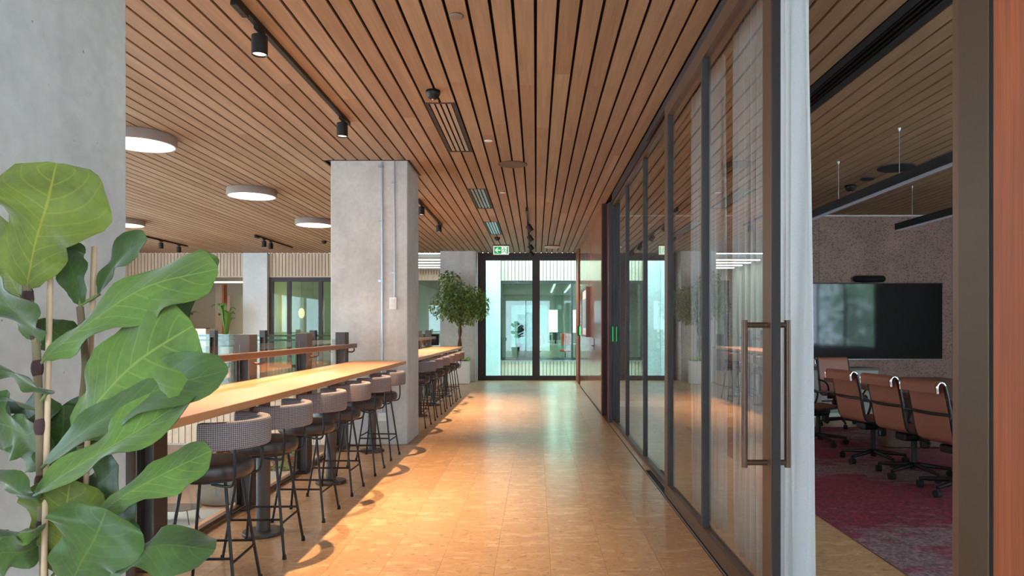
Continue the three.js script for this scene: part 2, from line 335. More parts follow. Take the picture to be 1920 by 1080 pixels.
  // red veneer wall with doorways either end
  const w = thing('wall_right', 'glossy reddish veneer wall reflecting the end window', 'wall', [0, 0, 0], 0, null, 'structure');
  for (const [a, b] of [[11.40, 13.1], [13.104, 14.95], [14.954, 16.76]]) part('panel', bx(1.07, 1.085, 0.03, H, a, b, 'y', a, 0.3), M.red, w);
  part('core', [bx(1.086, 1.165, 0, H, 11.365, 16.78)], M.bronzeDark, w);
  part('lipping', [bx(1.07, 1.085, 0, H, 11.36, 11.398), bx(1.166, 1.20, 0, H, 11.36, 11.398)], M.redMatt, w);
  part('skirting', bx(1.066, 1.085, 0, 0.029, 11.40, 16.78), M.bronzeDark, w);
  const j = thing('wall_right', 'narrow red veneer jamb next to the end window', 'wall', [0, 0, 0], 0, null, 'structure');
  part('panel', bx(1.08, 1.11, 0, H, 17.75, FAR - 0.06, 'y'), M.redMatt, j);
  part('core', bx(1.111, 1.30, 0, H, 17.76, FAR - 0.06), M.bronzeDark, j);
  for (const [n, a, b, l] of [['door_2', 10.475, 11.355, 'dark reddish door leaf recessed past the grey post'], ['door_3', 16.79, 17.74, 'dark reddish door leaf recessed near the end window']]) {
    const q = thing(n, l, 'door', [0, 0, 0], 0, null, 'structure');
    part('leaf', bx(1.21, 1.25, 0.01, H, a, b, 'y', 0.2, 0.6), M.redMatt, q);
    part('lever', rod(V3(1.19, 1.05, -(a + 0.12)), V3(1.19, 1.05, -(a + 0.26)), 0.01, 10), M.steel, q);
  }
  const lv = thing('door_lever', 'dark bronze lever handle on a tall plate on the red veneer wall', 'handle', [1.069, 1.125, -12.76]);
  part('plate', new THREE.BoxGeometry(0.008, 0.2, 0.04).translate(-0.004, 0, 0), M.bronze, lv);
  part('lever', rod(V3(-0.045, -0.03, 0.10), V3(-0.045, -0.03, -0.10), 0.010, 10), M.bronze, lv);
  part('neck', rod(V3(-0.008, -0.03, 0), V3(-0.045, -0.03, 0), 0.010, 10), M.bronze, lv);
  const pic = thing('framed_picture', 'deep red-brown boxed frame with pale blue print on the veneer wall', 'picture', [1.069, 1.74, -14.4]);
  part('frame', [new THREE.BoxGeometry(0.08, 0.04, 1.4).translate(-0.04, 0.48, 0), new THREE.BoxGeometry(0.08, 0.04, 1.4).translate(-0.04, -0.48, 0), new THREE.BoxGeometry(0.08, 0.92, 0.04).translate(-0.04, 0, 0.68), new THREE.BoxGeometry(0.08, 0.92, 0.04).translate(-0.04, 0, -0.68)], M.walnut, pic);
  part('mount', new THREE.BoxGeometry(0.02, 0.92, 1.32).translate(-0.05, 0, 0), M.plastic, pic, 'cream mount');
  part('print', new THREE.BoxGeometry(0.004, 0.6, 0.8).translate(-0.063, -0.02, 0), mat({ color: 0x8fa6b4, roughness: 0.8 }), pic, 'pale blue print');
  for (const [x, y, d, l] of [[1.145, 1.33, 10.34, 'black access reader with green light bar on the grey post'], [1.105, 1.35, 17.735, 'black access reader with green light bar by the end window']]) {
    const q = thing('access_reader', l, 'card reader', [x, y, -d]);
    part('body', new RoundedBoxGeometry(0.085, 0.25, 0.03, 2, 0.005).translate(0, 0, 0.0), M.black, q);
    part('light_bar', new THREE.BoxGeometry(0.034, 0.22, 0.006).translate(0.012, 0, 0.019), glow(0x22ff66, 1.0), q, 'glowing green bar');
    area(q, 0.034, 0.22, V3(0.012, 0, 0.026), 0x22ff66, 0.6, V3(x + 0.012, y, 0));
  }
}
// ---------------------------------------------------------------- meeting room shell
{
  const w = thing('wall_back', 'pinkish brown flecked panel wall behind the television', 'wall', [0, 0, 0], 0, null, 'structure');
  part('core', bx(1.2, 8.4, 0, H, 12.53, 12.75), M.white, w);
  for (const [a, b] of [[1.25, 2.7], [2.705, 5.1], [5.105, 7.5], [7.505, 8.2]]) part('panel', bx(a, b, 0.1, H - 0.025, 12.50, 12.525, 'y', a), M.fleck, w);
  part('skirting', bx(1.25, 8.2, 0, 0.098, 12.49, 12.525), M.white, w);
  part('cornice', bx(1.25, 8.2, H - 0.024, H, 12.49, 12.525), M.white, w, 'thin white ceiling trim');
  struct('wall_near', [bx(1.3, 4.2, 0, H, 0.25, 0.45), bx(4.2, 8.4, 0, 0.4, 0.25, 0.45), bx(4.2, 8.4, 3.2, H, 0.25, 0.45), bx(8.0, 8.4, 0.4, 3.2, 0.25, 0.45)], M.white, 'white wall closing the near end of the meeting room', 'wall');
  const nw = thing('window_9', 'wide window in the near wall of the meeting room', 'window', [0, 0, 0], 0, null, 'structure');
  for (const x of [4.2, 5.45, 6.7, 7.94]) part('mullion', bx(x, x + 0.06, 0.46, 3.14, 0.32, 0.38), M.frame, nw);
  part('rail', bx(4.2, 8.0, 0.4, 0.459, 0.32, 0.38), M.frame, nw); part('rail', bx(4.2, 8.0, 3.141, 3.2, 0.32, 0.38), M.frame, nw);
  for (const x of [4.26, 5.51, 6.76]) part('glass_pane', bx(x, x + 1.18, 0.46, 3.14, 0.349, 0.351), M.glass, nw);
  const r = thing('wall_side', 'white meeting room wall with a wide window', 'wall', [0, 0, 0], 0, null, 'structure');
  part('masonry', [bx(8.2, 8.4, 0, 0.9, 0.45, 12.5), bx(8.2, 8.4, 3.15, H, 0.45, 12.5), bx(8.2, 8.4, 0.9, 3.15, 8.0, 12.5), bx(8.2, 8.4, 0.9, 3.15, 0.45, 0.8)], M.white, r);
  const n = thing('window_2', 'wide window in the meeting room side wall', 'window', [0, 0, 0], 0, null, 'structure');
  for (const d of [0.8, 2.6, 4.4, 6.2, 7.95]) part('mullion', bx(8.26, 8.32, 0.95, 3.1, d, d + 0.05), M.frame, n);
  part('rail', bx(8.26, 8.32, 0.9, 0.95, 0.8, 8.0), M.frame, n); part('rail', bx(8.26, 8.32, 3.1, 3.15, 0.8, 8.0), M.frame, n);
  for (const d of [0.85, 2.65, 4.45, 6.25]) part('glass_pane', bx(8.289, 8.291, 0.95, 3.1, d, d + 1.72), M.glass, n);
}
// ---------------------------------------------------------------- shell of the hall outside the picture
{
  const b = thing('wall_near', 'pale end wall of the corridor with daylight windows', 'wall', [0, 0, 0], 0, null, 'structure');
  part('masonry', [bx(LEFT, 1.3, LOW, 0, BACK - 0.2, BACK), bx(LEFT, 1.3, 3.1, H + 0.1, BACK - 0.2, BACK), bx(LEFT, -8, 0, 3.1, BACK - 0.2, BACK), bx(-2.6, -2.2, 0, 3.1, BACK - 0.2, BACK), bx(0.9, 1.3, 0, 3.1, BACK - 0.2, BACK)], M.white, b);
  const w = thing('window_3', 'tall glazing at the near end of the corridor', 'window', [0, 0, 0], 0, null, 'structure');
  for (const x of [-8, -6.2, -4.4, -2.65, -2.2, -0.65, 0.85]) part('mullion', bx(x, x + 0.05, 0, 3.1, BACK - 0.13, BACK - 0.07), M.frame, w);
  for (const [x0, x1] of [[-7.95, -6.2], [-6.15, -4.4], [-4.35, -2.65], [-2.15, -0.65], [-0.6, 0.85]]) part('glass_pane', bx(x0, x1, 0, 3.1, BACK - 0.101, BACK - 0.099), M.glass, w);
  const l = thing('wall_left', 'white outer wall of the void with tall windows', 'wall', [0, 0, 0], 0, null, 'structure');
  const piers = [BACK - 0.2]; for (let d = -1.5; d < 16; d += 3.5) piers.push(d); 
  part('masonry', [bx(LEFT - 0.2, LEFT, LOW, -1.0, BACK, 30), bx(LEFT - 0.2, LEFT, 3.0, H + 0.1, BACK, 30), bx(LEFT - 0.2, LEFT, -1, 3, 16.0, 30), bx(LEFT - 0.2, LEFT, -1, 3, BACK, -1.5), ...[2, 5.5, 9, 12.5].map((d) => bx(LEFT - 0.2, LEFT, -1, 3, d - 0.4, d))], M.white, l);
  const g = thing('window_4', 'tall windows in the outer wall of the void', 'window', [0, 0, 0], 0, null, 'structure');
  for (const [a, c] of [[-1.5, 1.6], [2, 5.1], [5.5, 8.6], [9, 12.1], [12.5, 16]]) part('glass_pane', bx(LEFT - 0.101, LEFT - 0.099, -1, 3, a, c), M.glass, g);
  struct('wall_below', [bx(1.0, 1.2, LOW, -0.4, BACK, 30)], M.white, 'white wall of the level below', 'wall');
  const f = thing('wall_below', 'pinkish timber end wall of the level below', 'wall', [0, 0, 0], 0, null, 'structure');
  part('panelling', bx(LEFT, 1.2, LOW, -0.4, 29.6, 30, 'y'), M.slat, f);
}
// ---------------------------------------------------------------- end glazing and the light well behind it
function slats(parent, x0, x1, y0, y1, d, pitch, m = M.slat) {
  part('backing', bx(x0, x1, y0, y1, d + 0.02, d + 0.06), M.bronzeDark, parent);
  for (let x = x0; x + pitch * 0.6 < x1; x += pitch) part('slat', bx(x, Math.min(x + pitch - 0.017, x1), y0, y1, d - 0.012, d + 0.019, 'y', rnd(), rnd()), m, parent);
}
{
  const g = thing('window_5', 'dark framed double glazing closing the end of the corridor', 'window', [0, 0, 0], 0, null, 'structure');
  const a = -1.585, b = 1.30, d = FAR;
  for (const [x0, x1] of [[a, a + 0.22], [-0.10, 0.10], [1.1, b]]) part('mullion', bx(x0, x1, 0.0, H, d - 0.05, d + 0.05), M.frame, g);
  for (const [x0, x1] of [[a + 0.221, -0.101], [0.101, 1.099]]) {
    part('rail', bx(x0, x1, 0.0, 0.125, d - 0.045, d + 0.05), M.frame, g);
    part('rail', bx(x0, x1, H - 0.2, H, d - 0.045, d + 0.05), M.frame, g);
    part('glass_pane', bx(x0, x1, 0.125, H - 0.2, d, d + 0.002), M.greenGlass, g);
  }
  struct('wall_side', [bx(-1.75, -1.60, -0.4, 3.6, 19.16, 24.4)], M.paleConcrete, 'pale wall on the office side of the light well', 'wall');
  struct('wall_side', [bx(2.6, 2.75, -0.4, 3.7, 18.95, 24.4), bx(1.3, 2.75, -0.4, 3.7, 18.82, 18.95)], M.white, 'white wall on the room side of the light well', 'wall');
  struct('floor', bx(-1.6, 2.6, -0.5, -0.3, 18.95, 23.3), M.paleConcrete, 'pale concrete floor of the light well', 'floor');
  const pier = thing('concrete_pier', 'pale concrete pier outside the end glazing', 'column', [0, 0, 0]);
  part('shaft', rbx(-1.598, -1.16, -0.3, 3.9, 21.9, 22.70, 0.01), M.paleConcrete, pier);
  const fa = thing('wall_facade', 'pale slatted facade across the light well', 'wall', [0, 0, 0], 0, null, 'structure');
  fa.name = 'wall_end';
  slats(fa, -1.6, 2.6, 2.98, 3.9, 22.8, 0.115); slats(fa, -1.6, 2.6, -0.3, 0.33, 22.8, 0.115);
  part('sill', bx(-1.16, 2.6, 0.331, 0.36, 22.70, 22.9), M.steel, fa);
  part('reveal', [bx(-1.6, -1.19, 0.33, 2.98, 22.8, 22.95), bx(1.42, 2.6, 0.33, 2.98, 22.8, 22.95)], M.paleConcrete, fa);
  const w = thing('window_6', 'grey framed office window across the light well', 'window', [0, 0, 0], 0, null, 'structure');
  for (const x of [-1.18, 1.15, 1.36]) part('mullion', bx(x, x + 0.07, 0.44, 2.88, 22.85, 22.95), M.frame, w);
  part('rail', bx(-1.18, 1.43, 0.37, 0.44, 22.85, 22.95), M.frame, w); part('rail', bx(-1.18, 1.43, 2.88, 2.97, 22.85, 22.95), M.frame, w);
  part('glass_pane', bx(-1.11, 1.15, 0.44, 2.88, 22.9, 22.902), M.greenGlass, w);
  part('glass_pane', bx(1.22, 1.36, 0.44, 2.88, 22.9, 22.902), M.greenGlass, w);
  // office behind
  struct('ceiling', bx(-4.2, 4, 3.02, 3.2, 23.1, 34), M.white, 'white ceiling of the far office', 'ceiling');
  struct('floor', bx(-4.2, 4, -0.3, 0.0, 23.1, 34), M.walnut, 'brown floor of the far office', 'floor');
  const ow = thing('wall_far', 'pale end wall of the far office with bright windows', 'wall', [0, 0, 0], 0, null, 'structure');
  part('masonry', [bx(-4.2, 4, 0, 1.2, 33.8, 34), bx(-4.2, 4, 2.3, 3.1, 33.8, 34), bx(-4.2, 0.62, 1.2, 2.3, 33.8, 34), bx(1.05, 1.7, 1.2, 2.3, 33.8, 34), bx(2.0, 4, 1.2, 2.3, 33.8, 34), bx(-4.3, -4.2, 0, 3.1, 23.1, 34), bx(4, 4.1, 0, 3.1, 23.1, 34)], M.white, ow);
  const strip = (x, d0, d1) => { const t = thing('strip_light', x < 0.9 ? 'thin white ceiling strip light in the far office, over the cream cabinet' : 'thin white ceiling strip light in the far office, nearer its window edge', 'strip light', [x, 2.99, -(d0 + d1) / 2]); part('diffuser', bx(-0.03, 0.03, 0, 0.03, -(d1 - d0) / 2, (d1 - d0) / 2), glow(0xffffff, 3), t); area(t, 0.06, d1 - d0, V3(0, -0.005, 0), 0xf4fbff, 130, V3(x, 0, -(d0 + d1) / 2)); };
  strip(0.68, 25, 31); strip(1.28, 25, 31);
  const cab = thing('cabinet', 'cream open shelf cabinet in the far office', 'cabinet', [0.42, 0, -27]);
  part('body', bx(-0.22, 0.22, 0, 0.75, -0.2, 0.2), mat({ color: 0xd8cda2, roughness: 0.7 }), cab);
  part('upright', [bx(-0.22, -0.19, 0.751, 1.75, -0.2, 0.2), bx(0.19, 0.22, 0.751, 1.3, -0.2, 0.2)], M.slat, cab); part('shelf', bx(-0.19, 0.19, 1.16, 1.2, -0.2, 0.2), M.slat, cab);
  const sp = thing('storage_locker', 'tall dark locker block in the far office', 'locker', [-0.55, 0, -28]);
  part('body', rbx(-0.2, 0.12, 0, 1.95, -0.2, 0.2, 0.01), M.blackMatt, sp); part('door', bx(0.13, 0.5, 0.05, 2.05, -0.15, 0.15), M.frame, sp); part('handle', bx(0.17, 0.19, 0.95, 1.2, -0.17, -0.151), M.steel, sp);
  const oc = (x, d, l) => { const t = thing('office_chair', l, 'chair', [x, 0, -d]); part('backrest', new RoundedBoxGeometry(0.42, 0.5, 0.07, 3, 0.03).translate(0, 0.95, 0.2), mat({ color: 0xe05a2c, roughness: 0.8 }), t); part('seat', new RoundedBoxGeometry(0.46, 0.08, 0.44, 3, 0.03).translate(0, 0.48, 0), mat({ color: 0xe05a2c, roughness: 0.8 }), t); part('stem', cyl(0.03, 0.03, 0.44, 0, 0.02, 0, 10), M.black, t); part('base', cyl(0.28, 0.05, 0.03, 0, 0, 0, 5), M.black, t); part('back_post', rod(V3(0, 0.45, 0.18), V3(0, 0.9, 0.25), 0.02), M.black, t); };
  oc(0.12, 28.5, 'orange office chair beside the cream cabinet'); oc(1.22, 29, 'orange office chair near the far office desk');
  const dk = thing('desk', 'pale desk in the far office', 'desk', [1.0, 0, -30]);
  part('desktop', bx(-0.6, 0.8, 0.71, 0.74, -0.35, 0.35), M.plastic, dk); for (const x of [-0.55, 0.75]) part('leg', bx(x - 0.03, x + 0.03, 0, 0.709, -0.3, 0.3), M.frame, dk);
  const mo = thing('monitor', 'dark monitor on the far office desk', 'monitor', [0.85, 0.742, -30]);
  part('screen', bx(-0.28, 0.28, 0.16, 0.5, -0.02, 0.02), M.blackMatt, mo); part('stand', [bx(-0.03, 0.03, 0.01, 0.2, 0.02, 0.05), bx(-0.12, 0.12, 0, 0.012, -0.08, 0.08)], M.blackMatt, mo);
}
// ---------------------------------------------------------------- fascia and bays at the far side of the void
{
  const f = thing('wall_fascia', 'pale slatted timber fascia above the openings across the void', 'wall', [0, 0, 0], 0, null, 'structure');
  f.name = 'wall_across';
  slats(f, -11.9, -7.95, 2.83, H, FAR, 0.09); slats(f, -7.25, -4.35, 2.83, H, FAR, 0.09);
  part('header', [bx(-11.9, -7.95, 2.80, 2.829, FAR - 0.01, FAR + 0.25), bx(-7.25, -4.35, 2.80, 2.829, FAR - 0.01, FAR + 0.25)], M.slat, f);
  const c = thing('concrete_column', 'pale bluish column between the slatted fascias across the void', 'column', [0, 0, 0]);
  part('shaft', rbx(-7.93, -7.27, 0, H, FAR - 0.12, FAR + 0.5, 0.01), M.paleConcrete, c);
  // glazed bay
  const g = thing('window_7', 'dark framed glazed bay next to the pale column across the void', 'window', [0, 0, 0], 0, null, 'structure');
  for (const x of [-7.26, -6.78, -5.92, -5.1, -4.4]) part('mullion', bx(x, x + 0.1, 0.42, 2.68, FAR, FAR + 0.1), M.frame, g);
  part('rail', bx(-7.26, -4.3, 2.681, 2.80, FAR, FAR + 0.1), M.frame, g); part('rail', bx(-7.26, -4.3, 0.34, 0.419, FAR, FAR + 0.1), M.frame, g);
  for (const [a, b] of [[-7.16, -6.78], [-6.68, -5.92], [-5.82, -5.1], [-5.0, -4.4]]) part('glass_pane', bx(a, b, 0.42, 2.68, FAR + 0.05, FAR + 0.052), M.greenGlass, g);
  const sl = thing('trim_7', 'low pale slatted sill panel under the glazed bay', 'sill', [0, 0, 0], 0, null, 'structure');
  slats(sl, -7.26, -4.3, 0, 0.339, FAR, 0.09);
  struct('wall_behind', [bx(-7.6, -6.1, 0, 3.3, 23.4, 23.5), bx(-5.45, -4.2, 0, 3.3, 23.4, 23.5), bx(-6.1, -5.45, 0, 0.9, 23.4, 23.5), bx(-6.1, -5.45, 2.5, 3.3, 23.4, 23.5), bx(-4.3, -4.22, 0, 3.3, 18.98, 23.4), bx(-7.6, -7.5, 0, 3.3, 19.4, 23.4)], mat({ color: 0xb9c4b0, roughness: 0.9 }), 'pale yellow wall with a bright window behind the glazed bay', 'wall');
  struct('ceiling', bx(-12, -4.2, 3.3, 3.4, 19.0, 23.5), M.white, 'white ceiling behind the slatted fascia', 'ceiling');
  [[-6.45, 'single'], [-5.33, 'left of a pair'], [-5.0, 'right of a pair']].forEach(([x], k) => {
    const t = thing('pendant_lamp', ORD[k] + ' oval cream pendant lamp behind the glazed bay, counted from the pale column', 'pendant lamp', [x * 1.08, 1.86, -20.6], 0, 'cream pendants behind the glazed bay');
    const q = new THREE.SphereGeometry(0.09, 16, 12); q.scale(1, 1.7, 1); part('shade', q, glow(0xffd9a0, 1.6), t); part('cord', rod(V3(0, 0.14, 0), V3(0, 1.44, 0), 0.006, 6), M.black, t);
    const l = new THREE.PointLight(0xffd9a0, 1.2); l.castShadow = true; t.add(l);
  });
  const pn = thing('credenza', 'dark cabinet standing behind the glazed bay', 'cabinet', [-5.3, 0, -21.4]);
  part('body', rbx(-0.6, 0.7, 0.1, 1.35, -0.25, 0.25, 0.01), M.walnut, pn); part('plinth', bx(-0.55, 0.65, 0, 0.099, -0.22, 0.22), M.black, pn); part('top', bx(-0.64, 0.74, 1.351, 1.39, -0.28, 0.28), M.blackMatt, pn);
  // recess left of the pale column
  const r = thing('wall_recess', 'beige rendered wall with orange timber edge in the recess across the void', 'wall', [0, 0, 0], 0, null, 'structure');
  part('render', bx(-11.15, -10.18, 0, 2.8, 22.0, 22.2), M.beige, r);
  part('pale_panel', bx(-10.178, -9.96, 0, 2.8, 22.0, 22.2), M.slat, r); part('orange_edge', bx(-9.958, -9.90, 0, 2.8, 21.98, 22.2), mat({ color: 0xc87a35, roughness: 0.6 }), r, 'orange timber edge');
  part('brown_jamb', bx(-9.898, -9.80, 0, 2.8, 22.0, 22.2), M.redMatt, r);
  part('head', bx(-9.8, -9.1, 2.45, 2.8, 22.0, 22.2), M.beige, r); part('base', bx(-9.8, -9.1, 0, 1.15, 22.0, 22.2), M.beige, r);
  part('far_jamb', bx(-9.26, -9.1, 1.15, 2.45, 22.0, 22.2), M.beige, r);
  part('side_return', bx(-9.1, -7.6, 0, 2.8, 22.0, 22.2), M.white, r);
  struct('wall_inner', bx(-11.9, -9.0, 0, 3.3, 23.3, 23.45), M.beige, 'beige wall deep in the recess', 'wall');
  const pw = thing('planter_wall', 'long pale grey boarded planter trough across the void', 'planter', [0, 0, -18.2]);
  for (let k = 0; k < 9; k++) part('board', bx(-11.6, -8.55, 0.02 + k * 0.155, 0.165 + k * 0.155, -0.25, -0.225, 'x'), M.plastic, pw);
  part('body', bx(-11.6, -8.55, 0, 1.40, -0.224, 0.25), M.white, pw);
  part('soil', bx(-11.5, -8.65, 1.40, 1.415, -0.2, 0.2), M.soil, pw);
  const sl2 = thing('strip_light', 'white ceiling strip light in the recess left of the pale column', 'strip light', [-9.0, 2.74, -20.3]);
  part('diffuser', bx(-1.2, 1.2, 0, 0.04, -0.03, 0.03), glow(0xffffff, 3), sl2); for (const x of [-1.1, 1.1]) part('hanger', rod(V3(x, 0.04, 0), V3(x, 0.56, 0), 0.008, 6), M.black, sl2); area(sl2, 2.4, 0.06, V3(0, -0.005, 0), 0xfff4e8, 25, V3(-9, 0, -20.3));
  const es = thing('hanging_sign', 'dark red-brown hanging sign seen from behind under the ceiling', 'sign', [-8.85, 3.0, -18.3]);
  part('panel', rbx(-0.16, 0.16, 0.24, 0.36, -0.03, 0.03, 0.004), mat({ color: 0x6e3322, roughness: 0.5 }), es); part('bracket', bx(-0.1, 0.1, 0.43, 0.456, -0.03, 0.03), mat({ color: 0x6e3322, roughness: 0.5 }), es); part('rod', [bx(-0.05, -0.04, 0.36, 0.43, -0.005, 0.005), bx(0.04, 0.05, 0.36, 0.43, -0.005, 0.005)], M.black, es);
  // open office bay between glazed bay and potted tree
  struct('ceiling', bx(-4.2, -1.75, 3.36, 3.45, 19.0, 23.3), M.white, 'white ceiling of the open office past the bar table', 'ceiling');
  for (let k = 0; k < 4; k++) { const d = 19.6 + k * 0.85, t = thing('strip_light', ORD[k] + ' white strip light over the open office, counted from the plank ceiling', 'strip light', [-3.1, 3.335, -d], 0, 'strip lights over the open office'); part('diffuser', bx(-1.0, 0.62 - 0.0, 0, 0.024, -0.035, 0.035), glow(0xffffff, 3.5), t); area(t, 1.6, 0.07, V3(-0.19, -0.004, 0), 0xffffff, 30, V3(-3.29, 0, -d)); }
  const o = thing('wall_office', 'slatted fascia and windows closing the open office', 'wall', [0, 0, 0], 0, null, 'structure');
  slats(o, -4.2, -1.75, 3.0, 3.36, 23.1, 0.09);
  part('dado', bx(-4.2, -1.75, 0, 0.75, 23.1, 23.2), M.frame, o);
  for (const x of [-4.2, -3.05, -2.0]) part('mullion', bx(x, x + 0.14, 0.75, 3.0, 23.1, 23.2), M.frame, o);
  for (const [a, b] of [[-4.06, -3.05], [-2.91, -2.0]]) part('glass_pane', bx(a, b, 0.75, 3.0, 23.15, 23.152), M.greenGlass, o);
  for (const [x, d] of [[-3.35, 21.2], [-2.75, 22.2]]) {
    const t = thing('desk', x < -3 ? 'dark desk with monitor stand in the open office, nearer the bar' : 'dark desk in the open office, under the windows', 'desk', [x, 0, -d]);
    part('desktop', bx(-0.55, 0.55, 0.72, 0.75, -0.3, 0.3), M.black, t); for (const q of [-0.5, 0.5]) part('leg', bx(q - 0.03, q + 0.03, 0, 0.719, -0.28, 0.28), M.black, t); part('modesty_panel', bx(-0.46, 0.46, 0.3, 0.7, -0.27, -0.25), M.frame, t);
    const m = thing('monitor', x < -3 ? 'black monitor on the desk nearer the bar' : 'black monitor on the desk under the windows', 'monitor', [x + 0.1, 0.752, -d]);
    part('screen', bx(-0.28, 0.28, 0.14, 0.48, -0.02, 0.02), M.blackMatt, m); part('stand', [bx(-0.03, 0.03, 0.01, 0.2, 0.02, 0.05), bx(-0.12, 0.12, 0, 0.012, -0.08, 0.08)], M.blackMatt, m);
  }
}
// ---------------------------------------------------------------- balustrades
function balPost(x, d, label, group) {
  const t = thing('balustrade_post', label, 'post', [x, 0, -d], 0, group);
  part('channel', [bx(-0.055, -0.043, 0, 1.22, -0.075, 0.075), bx(0.043, 0.055, 0, 1.22, -0.075, 0.075), bx(-0.043, 0.043, 0, 1.22, 0.005, 0.017)], M.post, t);
  part('cap', rbx(-0.058, 0.058, 1.221, 1.37, -0.078, 0.078, 0.004), M.frame, t);
  part('foot', bx(-0.06, 0.06, 0.0, 0.012, -0.11, 0.11), M.post, t);
  return t;
}
{
  const X = -2.29, ps = [2.78, 4.13, 5.48, 6.84, 8.19];
  for (const d of ps) { const t = balPost(X, d, ORD[4 - ps.indexOf(d)] + ' dark steel balustrade post from the conduit column, on the leafy plant side', 'balustrade posts behind the first bar table'); part('bracket', tube([V3(0.055, 1.14, -0.02), V3(0.10, 1.135, -0.05), V3(0.125, 1.15, -0.06), V3(0.125, 1.182, -0.06)], 0.009, 12), M.bronze, t); }
  const qs = [9.45, 10.8, 12.15, 13.5, 14.75];
  for (const d of qs) { const t = balPost(X, d, ORD[qs.indexOf(d)] + ' dark steel balustrade post past the conduit column, counted from it', 'balustrade posts behind the second bar table'); part('bracket', tube([V3(0.055, 1.14, -0.02), V3(0.10, 1.135, -0.05), V3(0.125, 1.15, -0.06), V3(0.125, 1.182, -0.06)], 0.009, 12), M.bronze, t); }
  for (const [list, l] of [[ps, 'clear glass balustrade panel behind the bar table by the leafy plant'], [qs, 'clear glass balustrade panel behind the bar table past the conduit column']])
    for (let i = 0; i + 1 < list.length; i++) {
      const t = thing('balustrade_glass', (l.includes('leafy') ? ORD[3 - i] + ' clear glass panel from the conduit column, on the leafy plant side' : ORD[i] + ' clear glass panel past the conduit column, counted from it'), 'glass panel', [0, 0, 0], 0, l.includes('leafy') ? 'glass panels of the first balustrade' : 'glass panels of the second balustrade');
      part('pane', bx(X - 0.021, X - 0.019, 0.05, 1.29, list[i] + 0.08, list[i + 1] - 0.08), M.glass, t); part('shoe', bx(X - 0.04, X, 0.02, 0.05, list[i] + 0.11, list[i + 1] - 0.11), M.bronze, t);
    }
  const r1 = thing('handrail', 'brown timber handrail above the back of the bar table by the plant', 'handrail', [0, 0, 0]);
  part('rail', rbx(-2.19, -2.145, 1.185, 1.235, 2.66, 8.32, 0.008, 'z'), M.bronze, r1);
  const r2 = thing('handrail', 'brown handrail behind the bar table past the conduit column', 'handrail', [0, 0, 0]);
  part('rail', rbx(-2.19, -2.145, 1.185, 1.235, 9.26, 14.9, 0.008, 'z'), M.bronze, r2);
  // across the void
  const xs = []; for (let x = -11.1; x < -2.6; x += 1.06) xs.push(x);
  for (const x of xs) { const t = balPost(x, VOIDFAR + 0.16, ORD[xs.length - 1 - xs.indexOf(x)] + ' dark steel post across the void, counted from the potted tree side', 'balustrade posts across the void'); }
  for (let i = 0; i + 1 < xs.length; i++) { const t = thing('balustrade_glass', ORD[xs.length - 2 - i] + ' clear glass panel across the void, counted from the potted tree side', 'glass panel', [0, 0, 0], 0, 'glass panels across the void'); part('pane', bx(xs[i] + 0.06, xs[i + 1] - 0.06, 0.05, 1.29, VOIDFAR + 0.159, VOIDFAR + 0.161), M.greenGlass, t); part('shoe', bx(xs[i] + 0.07, xs[i + 1] - 0.07, 0, 0.05, VOIDFAR + 0.14, VOIDFAR + 0.18), M.bronze, t); }
  for (const [y, d, l] of [[1.235, VOIDFAR + 0.30, 'thin dark rail of the balustrade across the void, upper one'], [1.14, VOIDFAR + 0.29, 'thin dark rail of the balustrade across the void, lower one']]) { const t = thing('handrail', l, 'handrail', [0, 0, 0]); part('rail', rbx(-11.5, -2.55, y, y + 0.04, d - 0.02, d + 0.02, 0.006), M.bronze, t); for (const x of xs) part('bracket', bx(x - 0.01, x + 0.01, y + 0.01, y + 0.03, VOIDFAR + 0.242, d - 0.0205), M.bronze, t); }
}
// ---------------------------------------------------------------- bar tables
function barTable(d0, d1, legs, label) {
  const t = thing('bar_table', label, 'table', [-1.884, 0, -(d0 + d1) / 2]);
  const h = (d1 - d0) / 2, mid = (d0 + d1) / 2;
  part('table_top', rbx(-0.314, 0.314, 0.982, 1.024, -h, h, 0.004, 'z'), M.oak, t);
  part('beam', bx(-0.04, 0.04, 0.942, 0.981, -h + 0.2, h - 0.2), M.post, t);
  for (const d of legs) {
    const l = part('pedestal', cyl(0.046, 0.046, 0.915, 0, 0.026, mid - d, 28), M.post, t);
    part('base_plate', lathe([[0.001, 0], [0.135, 0], [0.137, 0.004], [0.137, 0.018], [0.133, 0.024], [0.001, 0.026]], 40).translate(0, 0, mid - d), M.post, l);
  }
}
barTable(2.67, 8.385, [3.17, 4.79, 6.37, 7.97], 'long oak bar table nearest the leafy fig plant');
barTable(9.26, 14.98, [9.6, 11.17, 12.73, 14.4], 'long oak bar table past the conduit column');
